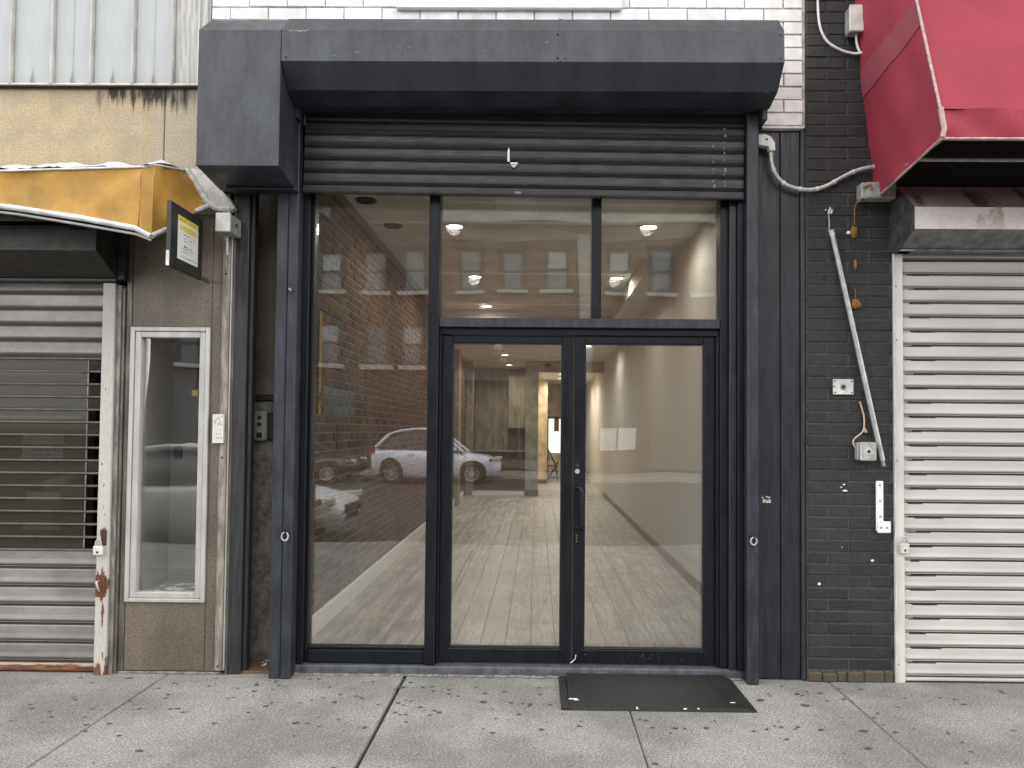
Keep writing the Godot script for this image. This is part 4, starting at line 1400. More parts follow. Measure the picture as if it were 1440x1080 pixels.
func padlock(at: Vector3, r: float, m: Material, label: String, cat: String, ring: bool) -> void:
	var t := thing("lock_ring", label, cat, at + Vector3(0, -r, 0))
	var a := MB.new()
	var pts := []
	for i in 14:
		var an := TAU * i / 14.0
		var sq := 1.0
		pts.append(at + Vector3(cos(an) * r * sq, sin(an) * r * 1.25, 0.008))
	a.tube(pts, 0.006, 7, true)
	part("ring", a, m, t)
	a = MB.new()
	a.tube([at + Vector3(-0.004, r * 1.1, -0.012), at + Vector3(0, r * 1.9, 0.01), at + Vector3(0.004, r * 1.2, 0.016), at + Vector3(0.004, r * 0.8, 0.002)], 0.007, 6)
	part("staple", a, M.dark_plastic, t)


func pane(called: String, x0: float, x1: float, y0: float, y1: float, z: float, parent: Node3D) -> void:
	var m := MB.new()
	# sealed glazing: two sheets, and a third added to strengthen the reflections
	m.bb(x0, x1, y0, y1, z - 0.006, z)
	m.bb(x0, x1, y0, y1, z - 0.018, z - 0.012)
	m.bb(x0, x1, y0, y1, z - 0.030, z - 0.024)
	part(called, m, M.glass, parent)


func storefront() -> void:
	# sill
	var sl := MB.new()
	sl.extrude(PackedVector2Array([Vector2(-0.16, 0.0), Vector2(-0.025, 0.0), Vector2(-0.03, 0.05), Vector2(-0.036, 0.058), Vector2(-0.16, 0.064)]), Vector3(-1.56, 0, 0), Vector3.BACK, Vector3.UP, Vector3(2.90, 0, 0))
	solo("door_sill", sl, M.sill, "worn blue grey painted sill along the foot of the glass shopfront", "sill")
	var mo := MB.new()
	for i in 60:
		var x := -1.56 + i * 0.0485
		mo.box(Vector3(x, 0.004, -0.015 + rng.randf_range(-0.006, 0.01)), Vector3(0.05, 0.014, 0.022 + rng.randf_range(0, 0.012)), 0.005)
	solo("mortar_line", mo, M.gap_stone, "rough pale mortar line where the sill meets the pavement", "mortar").set_meta("kind", "stuff")
	var t := thing("shopfront", "black framed glass shopfront with double doors and panes above", "shopfront", Vector3(-0.1, 0.06, -0.1))
	var zf := -0.055
	# fixed frame members, each a part
	part("jamb", mbx(-1.555, -1.512, 0.065, 3.65, -0.16, -0.03, 0.004), M.frame, t)
	part("jamb", mbx(-1.511, -1.49, 0.065, 3.65, -0.16, -0.07, 0.004), M.frame, t)
	part("mullion", mbx(-0.722, -0.652, 0.065, 3.65, -0.17, zf + 0.02, 0.005), M.frame, t)
	part("mullion", mbx(0.354, 0.417, 2.335, 3.65, -0.17, zf, 0.004), M.frame, t)
	part("transom_bar", mbx(-0.651, 1.199, 2.272, 2.334, -0.17, zf + 0.01, 0.004), M.charcoal_post, t)
	part("bottom_rail", mbx(-1.489, -0.723, 0.065, 0.148, -0.16, -0.06, 0.004), M.frame, t)
	part("glazing_bead", mbx(-1.489, -0.723, 0.149, 0.164, -0.15, -0.085, 0.003), M.frame, t)
	part("top_rail", mbx(-1.489, 1.199, 3.6, 3.66, -0.17, -0.06), M.frame, t)
	part("jamb", mbx(1.2, 1.252, 0.065, 3.65, -0.17, -0.05, 0.004), M.frame, t)
	part("jamb", mbx(1.253, 1.30, 0.065, 3.65, -0.17, -0.02, 0.004), M.black_panel, t)
	part("jamb", mbx(1.301, 1.341, 0.065, 3.65, -0.17, 0.01, 0.004), M.frame, t)
	pane("window_pane", -1.489, -0.723, 0.165, 3.6, -0.118, t)
	pane("transom_pane", -0.651, 0.353, 2.335, 3.6, -0.118, t)
	pane("transom_pane", 0.418, 1.199, 2.335, 3.6, -0.118, t)
	part("door_head", mbx(-0.651, 1.199, 2.225, 2.271, -0.165, -0.075, 0.003), M.frame, t)
	part("door_closer", mbx(-0.56, 0.22, 2.222, 2.2249, -0.12, -0.08), M.charcoal_post, t)
	part("door_jamb", mbx(-0.651, -0.636, 0.065, 2.224, -0.165, -0.07, 0.003), M.frame, t)
	part("door_jamb", mbx(1.178, 1.199, 0.065, 2.224, -0.165, -0.065, 0.003), M.frame, t)
	# door leaves
	for k in 2:
		var x0: float = [-0.633, 0.243][k]
		var x1: float = [0.238, 1.175][k]
		var g0: float = [-0.562, 0.316][k]
		var g1: float = [0.165, 1.101][k]
		var yb := 0.072
		var yt := 2.222
		var zt := -0.088
		var st := MB.new()
		st.bb(x0, g0, yb, yt, -0.14, zt, 0.004)
		st.bb(g1, x1, yb, yt, -0.14, zt, 0.004)
		st.bb(g0, g1, yb, 0.172, -0.139, zt - 0.001, 0.004)
		st.bb(g0, g1, 2.172, yt, -0.139, zt - 0.001, 0.004)
		var d := part("door", st, M.frame, t)
		pane("door_pane", g0, g1, 0.172, 2.172, -0.108, d)
		var be := MB.new()
		be.bb(g0, g0 + 0.008, 0.172, 2.172, -0.107, -0.096, 0.002)
		be.bb(g1 - 0.008, g1, 0.172, 2.172, -0.107, -0.096, 0.002)
		be.bb(g0 + 0.008, g1 - 0.008, 0.172, 0.18, -0.107, -0.096, 0.002)
		be.bb(g0 + 0.008, g1 - 0.008, 2.164, 2.172, -0.107, -0.096, 0.002)
		part("glazing_bead", be, M.charcoal_post, d)
		var rl := MB.new()
		rl.bb(g0 - 0.012, g1 + 0.012, 0.155, 0.160, -0.089, -0.085, 0.001)
		part("rail_ridge", rl, M.charcoal_post, d)
		if k == 1:
			var h := MB.new()
			var hx := 0.292
			h.tube([Vector3(hx - 0.022, 1.222, -0.088), Vector3(hx - 0.018, 1.222, -0.05), Vector3(hx, 1.218, -0.03), Vector3(hx + 0.006, 1.19, -0.026), Vector3(hx + 0.006, 1.08, -0.026), Vector3(hx + 0.006, 0.985, -0.026), Vector3(hx, 0.962, -0.03), Vector3(hx - 0.018, 0.958, -0.05), Vector3(hx - 0.022, 0.958, -0.088)], 0.0125, 10)
			h.lathe(Vector3(hx - 0.022, 1.222, -0.088), Vector3.BACK, [Vector2(0, 0.008), Vector2(0.018, 0.008), Vector2(0.02, 0)], 14)
			h.lathe(Vector3(hx - 0.022, 0.958, -0.088), Vector3.BACK, [Vector2(0, 0.008), Vector2(0.018, 0.008), Vector2(0.02, 0)], 14)
			part("handle", h, M.frame, d)
			var lk := MB.new()
			lk.lathe(Vector3(0.27, 1.325, -0.088), Vector3.BACK, [Vector2(0, 0.006), Vector2(0.012, 0.007), Vector2(0.015, 0.004), Vector2(0.017, 0)], 16)
			part("lock", lk, M.galv, d)
			lk = MB.new()
			lk.lathe(Vector3(0.268, 1.365, -0.088), Vector3.BACK, [Vector2(0, 0.003), Vector2(0.012, 0.003), Vector2(0.014, 0)], 12)
			part("lock_plug", lk, M.dark_plastic, d)
			lk = MB.new()
			for y in [0.905, 0.888, 0.868]:
				lk.lathe(Vector3(0.268, y, -0.088), Vector3.BACK, [Vector2(0, 0.002), Vector2(0.004, 0.002), Vector2(0.005, 0)], 8)
			part("screw", lk, M.brass, d).set_meta("kind", "stuff")
	part("door_gasket", mbx(0.2381, 0.2429, 0.075, 2.22, -0.12, -0.095), M.wood_strip, t)
	var dn := MB.new()
	dn.tube([Vector3(0.23, 0.075, -0.082), Vector3(0.245, 0.085, -0.08), Vector3(0.262, 0.10, -0.082), Vector3(0.268, 0.128, -0.084)], 0.0025, 5)
	solo("chipped_paint", dn, M.paint_white, "pale chip of bare metal at the foot of the meeting door stiles", "paint chip")
	# ramp plate
	var r := MB.new()
	var A := [Vector3(0.160, 0.03, 0.0), Vector3(1.262, 0.03, -0.006), Vector3(1.225, 0.034, -0.006), Vector3(0.20, 0.034, 0.0)]
	r.extrude(PackedVector2Array([Vector2(0.0, 0.0), Vector2(0.0, 0.036), Vector2(0.53, 0.014), Vector2(0.555, 0.0)]), Vector3(0.2, 0, 0.005), Vector3.BACK, Vector3.UP, Vector3(1.0, 0, 0))
	# sloped right wing and stepped left wing
	r.quad(Vector3(1.2, 0.014, 0.535), Vector3(1.272, 0.002, 0.56), Vector3(1.258, 0.008, -0.002), Vector3(1.2, 0.036, 0.005))
	r.flat3(Vector3(1.2, 0.0, 0.56), Vector3(1.272, 0.002, 0.56), Vector3(1.2, 0.014, 0.535))
	r.bb(0.152, 0.199, 0.0, 0.02, 0.006, 0.558, 0.004)
	solo("ramp_plate", r, M.mat_steel, "black steel ramp plate on the pavement before the right door", "ramp")
	var ch := MB.new()
	for p in [[0.20, 0.42, 0.05, 0.012], [0.23, 0.435, 0.03, 0.01], [1.14, 0.45, 0.03, 0.007], [0.58, 0.535, 0.012, 0.03], [0.85, 0.545, 0.02, 0.01], [0.93, 0.54, 0.012, 0.012]]:
		var y: float = 0.036 - 0.0415 * p[1]
		ch.bb(p[0], p[0] + p[2], y - 0.004, y + 0.0035, p[1], p[1] + p[3], 0.002)
	solo("paint_chips", ch, M.flashing, "pale scrapes on the black ramp plate", "paint chips").set_meta("kind", "stuff")
	# black boarded strip right of the post
	var bp := thing("side_panel", "black boarded panel between the right post and the brick pier", "panel", Vector3(1.58, 0, -0.03))
	part("board", mbx(1.418, 1.586, 0.004, 3.583, -0.2, -0.03, 0.004), M.black_panel, bp)
	part("board", mbx(1.589, 1.715, 0.004, 3.583, -0.2, -0.027, 0.004), M.black_panel, bp)
	part("edge_bead", mbx(1.717, 1.746, 0.004, 3.583, -0.2, -0.012, 0.005), M.charcoal_post, bp)
	var st2 := MB.new()
	st2.quad(Vector3(1.456, 1.128, -0.0285), Vector3(1.532, 1.128, -0.0285), Vector3(1.532, 1.183, -0.0285), Vector3(1.456, 1.183, -0.0285))
	st2.bb(1.456, 1.532, 1.128, 1.183, -0.0299, -0.0287)
	solo("sticker", st2, M.sticker, "small black sticker with white letters on the black side panel", "sticker")
	struct("street_wall", mbx(-40.0, -4.41, 0.0, 11.0, -6.0, -0.02), M.far_brick)
	struct("street_wall", mbx(4.63, 40.0, 0.0, 10.5, -6.0, -0.02), M.far_band)
	# fill behind so that no daylight leaks round the frame
	struct("wall_core", mbx(1.342, 1.9, 0.0, 6.2, -0.55, -0.201), M.night)
	struct("wall_core", mbx(-1.697, -1.556, 0.0, 6.2, -0.168, -0.141), M.night)
	struct("wall_core", mbx(-1.98, 1.9, 3.661, 6.2, -0.62, -0.56), M.night)
	struct("wall_core", mbx(-1.56, 1.36, 3.661, 3.75, -0.56, -0.08), M.night)


func left_building() -> void:
	# ribbed metal cladding
	var s := thing("metal_cladding", "pale grey ribbed metal cladding with rust along its lower edge", "cladding", Vector3(-3.0, 3.845, 0))
	var xs := [-4.31, -4.04, -3.77, -3.49, -3.217, -2.958, -2.680, -2.418]
	for i in xs.size() - 1:
		var m := MB.new()
		m.quad(Vector3(xs[i] + 0.006, 3.852, 0.018), Vector3(xs[i + 1] - 0.012, 3.852, 0.018), Vector3(xs[i + 1] - 0.012, 4.75, 0.018), Vector3(xs[i] + 0.006, 4.75, 0.018))
		part("metal_panel", m, M.siding, s)
		m = MB.new()
		m.extrude(PackedVector2Array([Vector2(-0.016, 0.0), Vector2(-0.016, 0.016), Vector2(-0.011, 0.032), Vector2(0.003, 0.034), Vector2(0.008, 0.02), Vector2(0.008, 0.0)]), Vector3(xs[i + 1], 3.848, 0.012), Vector3.RIGHT, Vector3.BACK, Vector3(0, 0.9, 0))
		part("standing_seam", m, M.end_strip, s)
		part("joint", mbx(xs[i + 1] + 0.008, xs[i + 1] + 0.0135, 3.853, 4.75, 0.0, 0.0188), M.box_grey, s)  # dark strip stands in for the shadow the seam does not cast
		if i % 2 == 0:
			m = MB.new()
			m.extrude(PackedVector2Array([Vector2(-0.004, 0.0), Vector2(0, 0.005), Vector2(0.004, 0)]), Vector3((xs[i] + xs[i + 1]) * 0.5, 3.86, 0.017), Vector3.RIGHT, Vector3.BACK, Vector3(0, 0.9, 0))
			part("crease", m, M.end_strip, s)
	part("end_strip", mbx(-2.408, -2.20, 3.852, 4.75, -0.05, 0.022, 0.004), M.end_strip, s)
	part("end_seam", mbx(-2.262, -2.245, 3.85, 4.75, 0.0, 0.034, 0.004), M.alu, s)
	part("drip_edge", mbx(-4.31, -2.19, 3.842, 3.853, -0.05, 0.04, 0.003), M.white_trim, s)
	part("drip_lip", mbx(-4.31, -2.19, 3.834, 3.8415, -0.05, 0.026, 0.003), M.rust_dark, s)
	part("backing", mbx(-4.4, -2.187, 3.86, 11.0, -0.5, 0.010), M.siding, s)
	# stucco band in two slabs
	var b := thing("stucco_band", "tan stucco band with black soot stains under the metal cladding", "wall", Vector3(-3.0, 3.0, 0))
	for k in 2:
		var x0: float = [-3.9, -2.478][k]
		var x1: float = [-2.484, -2.10][k]
		var m := MB.new()
		m.bb(x0, x1, 3.0, 3.85, -0.4, 0.0, 0.004)
		for i in m.v.size():
			m.uv[i] = Vector2((m.v[i].x + 3.9) / 1.8, (3.85 - m.v[i].y) / 0.85)
		part("stucco_slab", m, M.stucco, b)
	part("backing", mbx(-4.4, -2.10, 2.9, 3.86, -0.5, -0.41), M.night, b)
	# stone front with a display window
	var g := thing("stone_front", "brown speckled stone front round the narrow display window", "wall", Vector3(-2.4, 0, 0))
	part("stone_panel", mbx(-2.662, -2.14, 2.25, 3.0, -0.06, 0.0, 0.003), M.granite, g)
	part("stone_panel", mbx(-2.662, -2.14, 0.02, 0.462, -0.06, 0.001, 0.003), M.granite, g)
	part("stone_panel", mbx(-2.137, -2.028, 0.02, 3.0, -0.06, 0.002, 0.003), M.granite, g)
	part("stone_panel", mbx(-2.70, -2.665, 0.02, 3.0, -0.06, 0.004, 0.003), M.bronze, g)
	part("stone_foot", mbx(-2.70, -2.03, 0.0, 0.015, -0.06, 0.008, 0.004), M.gap_stone, g)
	var dw := thing("display_window", "narrow display window in a silver frame on the stone front", "display window", Vector3(-2.4, 0.46, 0))
	var fr := MB.new()
	fr.bb(-2.662, -2.634, 0.462, 2.249, -0.05, 0.022, 0.004)
	fr.bb(-2.168, -2.140, 0.462, 2.249, -0.05, 0.022, 0.004)
	fr.bb(-2.634, -2.168, 2.221, 2.249, -0.05, 0.021, 0.004)
	fr.bb(-2.634, -2.168, 0.462, 0.486, -0.05, 0.021, 0.004)
	part("outer_frame", fr, M.alu, dw)
	fr = MB.new()
	fr.bb(-2.633, -2.594, 0.487, 2.22, -0.05, 0.012, 0.004)
	fr.bb(-2.208, -2.169, 0.487, 2.22, -0.05, 0.012, 0.004)
	fr.bb(-2.594, -2.208, 2.181, 2.22, -0.05, 0.011, 0.004)
	fr.bb(-2.594, -2.208, 0.487, 0.524, -0.05, 0.011, 0.004)
	part("inner_frame", fr, M.alu, dw)
	part("cabinet_back", mbx(-2.66, -2.14, 0.40, 2.3, -0.52, -0.48), M.vitrine, dw)
	part("cabinet_side", mbx(-2.68, -2.62, 0.40, 2.3, -0.479, -0.062), M.vitrine, dw)
	part("cabinet_side", mbx(-2.18, -2.12, 0.40, 2.3, -0.479, -0.062), M.vitrine, dw)
	part("cabinet_top", mbx(-2.62, -2.18, 2.23, 2.29, -0.479, -0.062), M.vitrine, dw)
	part("cabinet_floor", mbx(-2.62, -2.18, 0.45, 0.50, -0.479, -0.062), M.vitrine, dw)
	part("back_seam", mbx(-2.385, -2.377, 0.55, 2.2, -0.479, -0.474), M.bronze, dw)
	pane("display_pane", -2.594, -2.208, 0.524, 2.181, -0.02, dw)
	var lumps := MB.new()
	for i in 14:
		var a := rng.randf() * TAU
		lumps.obox(Vector3(rng.randf_range(-2.60, -2.20), 0.506 + rng.randf() * 0.012, rng.randf_range(-0.42, -0.08)), Basis(Vector3.UP, a), Vector3(rng.randf_range(0.02, 0.10), 0.010, rng.randf_range(0.02, 0.06)), 0.004)
	solo("plaster_debris", lumps, M.flashing, "white plaster debris on the floor of the display window", "debris").set_meta("kind", "stuff")
	var pl := thing("hanging_lamp", "dark lamp fitting hung in the display window", "lamp fitting", Vector3(-2.36, 1.7, -0.3))
	part("rod", mbx(-2.368, -2.352, 1.86, 2.23, -0.31, -0.29, 0.003), M.dark_plastic, pl)
	part("holder", mbx(-2.39, -2.33, 1.80, 1.86, -0.33, -0.27, 0.01), M.brass, pl)
	part("shade", mbx(-2.31, -2.19, 1.82, 2.05, -0.44, -0.30, 0.02), M.dark_column, pl)
	solo("socket_plate", mbx(-2.594, -2.53, 1.37, 1.46, -0.4795, -0.465, 0.004), M.dark_plastic, "small dark socket plate low in the display window", "socket")
	# metal channel and dark column
	var chn := thing("metal_channel", "narrow worn metal channel between the stone front and the dark column", "channel", Vector3(-2.03, 0.02, 0.02))
	part("strip", mbx(-2.062, -2.014, 0.03, 2.86, -0.02, 0.028, 0.004), M.channel, chn)
	part("strip", mbx(-2.012, -2.004, 0.03, 2.86, -0.02, 0.020, 0.003), M.alu, chn)
	var bl := MB.new()
	for y in [0.06, 1.40, 2.6]:
		bl.lathe(Vector3(-2.04, y, 0.028), Vector3.BACK, [Vector2(0, 0.004), Vector2(0.006, 0.003), Vector2(0.008, 0)], 8)
	part("screw", bl, M.dark_plastic, chn).set_meta("kind", "stuff")
	var dc := thing("dark_column", "dark streaked metal column beside the narrow gap", "column", Vector3(-1.95, 0, -0.1))
	part("face", mbx(-2.002, -1.905, 0.0, 3.35, -0.10, 0.0, 0.006), M.dark_column, dc)
	part("return", mbx(-1.9035, -1.878, 0.0, 3.35, -0.10, -0.03, 0.004), M.dark_column, dc)
	part("edge", mbx(-2.004, -1.99, 0.0, 3.2, 0.001, 0.006, 0.002), M.bronze, dc)
	# the gap
	var gp := thing("gap_wall", "speckled grey stone at the back of the narrow gap beside the left post", "wall", Vector3(-1.8, 0, -0.32))
	part("lower_stone", mbx(-2.1, -1.6, 0.0, 1.78, -0.4, -0.28, 0.004), M.gap_stone, gp)
	part("ledge", mbx(-2.1, -1.6, 1.782, 1.82, -0.4, -0.265, 0.004), M.dark_column, gp)
	part("upper_stone", mbx(-2.1, -1.6, 1.822, 3.4, -0.4, -0.282, 0.004), M.granite, gp)
	part("threshold", mbx(-2.05, -1.6, 0.0, 0.015, -0.279, -0.02, 0.003), M.wood_strip, gp)
	part("inner_side", mbx(-2.11, -2.06, 0.0, 3.4, -0.279, -0.07), M.dark_column, gp)
	part("inner_side", mbx(-1.72, -1.698, 0.0, 3.13, -0.279, -0.141), M.dark_column, gp)
	var ic := thing("intercom", "grey key switch with black marks in the narrow gap", "switch", Vector3(-1.9, 1.5, -0.28))
	part("plate", mbx(-1.945, -1.852, 1.505, 1.71, -0.281, -0.245, 0.012), M.box_grey, ic)
	for p in [[1.665, 0.012, 0.012], [1.62, 0.014, 0.010], [1.545, 0.02, 0.018]]:
		part("button", mbx(-1.9 - p[1], -1.9 + p[1], p[0] - p[2], p[0] + p[2], -0.246, -0.240, 0.003), M.dark_plastic, ic)
	part("dark_side", mbx(-1.851, -1.80, 1.51, 1.70, -0.281, -0.25, 0.01), M.dark_plastic, ic)
	var db := MB.new()
	for i in 6:
		db.obox(Vector3(rng.randf_range(-1.88, -1.70), 0.02, rng.randf_range(-0.26, -0.05)), Basis(Vector3.UP, rng.randf() * 3), Vector3(rng.randf_range(0.01, 0.05), 0.008, rng.randf_range(0.008, 0.02)), 0.002)
	solo("litter", db, M.flashing, "scraps of litter on the floor of the narrow gap", "litter").set_meta("kind", "stuff")
	left_gate()
	yellow_awning()


func left_gate() -> void:
	var t := thing("grey_roller_gate", "grimy grey roller gate with a see through middle, rust along its foot", "roller gate", Vector3(-3.4, 0, 0))
	var x0 := -4.3
	var x1 := -2.826
	var w := x1 - x0
	# solid slats at the top and bottom
	for y in [2.045, 2.149, 2.253, 2.357, 2.461]:
		slat(x0, w, y, -0.01, 0.104, M.grey_slat, M.grease, t)
	for i in 6:
		slat(x0, w, 0.062 + i * 0.1205, -0.01, 0.1205, M.grey_slat, M.grease, t)
	var bt := MB.new()
	bt.bb(x0, x1, 0.012, 0.061, -0.02, 0.008, 0.004)
	for i in bt.v.size():
		bt.uv[i] = Vector2((bt.v[i].x - x0) / w, (0.061 - bt.v[i].y) / 0.049)
	part("bottom_bar", bt, M.rust_edge, t)
	# bars of the see-through part with clear strips between
	var y := 0.79
	var k := 0
	while y < 2.04:
		var m := MB.new()
		m.extrude(PackedVector2Array([Vector2(-0.012, -0.0075), Vector2(0.004, -0.0075), Vector2(0.009, -0.002), Vector2(0.008, 0.003), Vector2(0.003, 0.0065), Vector2(-0.012, 0.0065)]), Vector3(x0, y, -0.01), Vector3.BACK, Vector3.UP, Vector3(w, 0, 0))
		part("bar", m, M.bar_grey, t)
		if y < 1.97:
			var v := MB.new()
			v.bb(x0, -2.952, y + 0.0095, y + 0.0735, -0.014, -0.010)
			part("clear_strip", v, M.vision_clear if M.has("vision_clear") else vision_clear(), t)
			if k % 3 != 1:
				var e := MB.new()
				e.bb(-2.948, -2.83, y + 0.0095, y + 0.0735, -0.016, -0.012)
				if k > 8 or k == 6: part("blank_strip", e, M.vision, t)
		y += 0.0832
		k += 1
	part("end_link", mbx(-2.952, -2.946, 0.80, 2.03, -0.018, -0.009), M.grey_rail, t)
	# what stands behind the gate
	var bk := thing("dark_shop_door", "dark door behind the grimy grey gate with brass bars added as yellow streaks of light", "door", Vector3(-3.5, 0, -0.3))
	part("leaf", mbx(-4.3, -3.06, 0.0, 2.55, -0.34, -0.30), M.vision, bk)
	part("jamb", mbx(-3.05, -2.72, 0.0, 2.9, -0.5, -0.36), M.night, bk)
	for q in [1.955, 1.655]:
		part("light_streak_bar", mbx(-4.2, -3.12, q - 0.016, q + 0.016, -0.26, -0.225, 0.01), M.brass, bk)  # bars stand in for yellow streaks of reflected light
	for q in [[-3.40, -3.13, 1.475, 1.545], [-3.40, -3.13, 1.385, 1.455], [-3.36, -3.14, 1.10, 1.16], [-3.38, -3.13, 0.91, 0.96]]:
		var m := MB.new()
		m.quad(Vector3(q[0], q[2], -0.05), Vector3(q[1], q[2], -0.05), Vector3(q[1], q[3], -0.05), Vector3(q[0], q[3], -0.05))
		m.bb(q[0], q[1], q[2], q[3], -0.0545, -0.0503)
		solo("paper_notice", m, M.notice if q[2] < 1.46 and q[2] > 1.3 else M.vitrine, ["worn pale paper behind the grey gate, topmost of four", "paper with red and black print behind the grey gate", "pale paper behind the grey gate, third from the top", "pale paper behind the grey gate, lowest of four"][[1.475, 1.385, 1.10, 0.91].find(q[2])], "paper", "papers behind the grey gate")
	struct("gate_pocket", mbx(-4.4, -2.70, -0.1, 3.0, -0.6, -0.505), M.night)
	struct("gate_pocket", mbx(-4.4, -2.70, 2.9, 3.0, -0.504, 0.0), M.night)
	# guide rail
	var gr := thing("gate_rail", "worn white steel guide rail of the grey gate with rusty lock plate", "guide rail", Vector3(-2.79, 0, 0.03))
	var m1 := MB.new()
	m1.bb(-2.832, -2.752, 0.0, 2.53, -0.05, 0.05, 0.004)
	for i in m1.v.size():
		m1.uv[i] = Vector2((m1.v[i].x + 2.832) / 0.08, 1.0 - m1.v[i].y / 2.53)
	part("channel", m1, M.rail_rust, gr)
	part("flange", mbx(-2.7515, -2.722, 0.0, 2.52, -0.05, 0.03, 0.003), M.grey_rail, gr)
	part("flange", mbx(-2.7215, -2.703, 0.0, 2.50, -0.05, 0.018, 0.003), M.bronze, gr)
	part("hasp", mbx(-2.828, -2.765, 0.50, 0.64, 0.0505, 0.056, 0.004), M.rust, gr)
	var hs := MB.new()
	hs.tube([Vector3(-2.81, 0.60, 0.056), Vector3(-2.81, 0.60, 0.075), Vector3(-2.80, 0.565, 0.08), Vector3(-2.80, 0.54, 0.06)], 0.008, 7)
	part("staple", hs, M.galv, gr)
	part("upper_hasp", mbx(-2.80, -2.765, 0.83, 0.93, 0.0505, 0.057, 0.004), M.rust_dark, gr)
	true_padlock(Vector3(-2.805, 0.80, 0.075), 0.062, 0.085, "pale padlock hung on the rusty left guide rail")
	# roller housing
	var h := thing("roller_housing", "black grimy roller housing over the grey gate", "housing", Vector3(-3.4, 2.55, 0.1))
	var pr := PackedVector2Array([Vector2(-0.02, 2.58), Vector2(0.06, 2.56), Vector2(0.30, 2.685), Vector2(0.30, 2.84), Vector2(0.12, 2.95), Vector2(-0.02, 2.95)])
	var m2 := MB.new()
	m2.extrude(pr, Vector3(-4.3, 0, 0), Vector3.BACK, Vector3.UP, Vector3(1.56, 0, 0))
	part("box", m2, M.dirty_dark, h)
	part("end_plate", mbx(-2.739, -2.69, 2.55, 3.0, -0.02, 0.06, 0.004), M.dirty_dark, h)
	part("drip_rail", mbx(-4.3, -2.74, 2.535, 2.557, 0.0, 0.066, 0.004), M.dark_column, h)
	var rg := MB.new()
	rg.obox(Vector3(-2.86, 2.822, 0.27), Basis(Vector3.FORWARD, 0.1), Vector3(0.13, 0.02, 0.06), 0.006)
	solo("torn_flap", rg, M.flashing, "scrap of torn sheet on the black roller housing", "scrap")


func vision_clear() -> StandardMaterial3D:
	var g := StandardMaterial3D.new()
	g.transparency = BaseMaterial3D.TRANSPARENCY_ALPHA
	g.albedo_color = Color(lin(0.06, 0.052, 0.038), 0.45)
	g.roughness = 0.02
	g.metallic_specular = 0.3
	M.vision_clear = g
	return g


func true_padlock(at: Vector3, w: float, h: float, label: String) -> void:
	var t := thing("padlock", label, "padlock", at + Vector3(0, -h * 0.5, 0))
	var m := MB.new()
	m.box(at, Vector3(w, h * 0.72, 0.022), 0.006)
	part("body", m, M.box_white, t)
	m = MB.new()
	var pts := []
	for i in 9:
		var a := PI * i / 8.0
		pts.append(at + Vector3(cos(a) * w * 0.30, h * 0.40 + sin(a) * h * 0.42, 0))
	pts.push_front(at + Vector3(w * 0.30, h * 0.30, 0))
	pts.append(at + Vector3(-w * 0.30, h * 0.30, 0))
	m.tube(pts, 0.006, 7)
	part("shackle", m, M.galv, t)
	m = MB.new()
	m.lathe(at + Vector3(0, -h * 0.12, 0.011), Vector3.BACK, [Vector2(0, 0.002), Vector2(0.007, 0.002), Vector2(0.008, 0)], 10)
	part("keyhole", m, M.dark_plastic, t)


func cloth(a: Vector3, b: Vector3, c: Vector3, d: Vector3, nu: int, nv: int, sag: Callable) -> MB:
	# a b c d counter-clockwise from outside (bottom-left first); sag(u, v) is the offset along the normal
	var n := (b - a).cross(d - a).normalized()
	var rows := []
	for j in nv:
		var row := []
		var v := float(j) / (nv - 1)
		for i in nu:
			var u := float(i) / (nu - 1)
			var p := a.lerp(b, u).lerp(d.lerp(c, u), v)
			row.append(p + n * sag.call(u, v))
		rows.append(row)
	var m := MB.new()
	m.grid(rows, nu, nv, false)
	return m


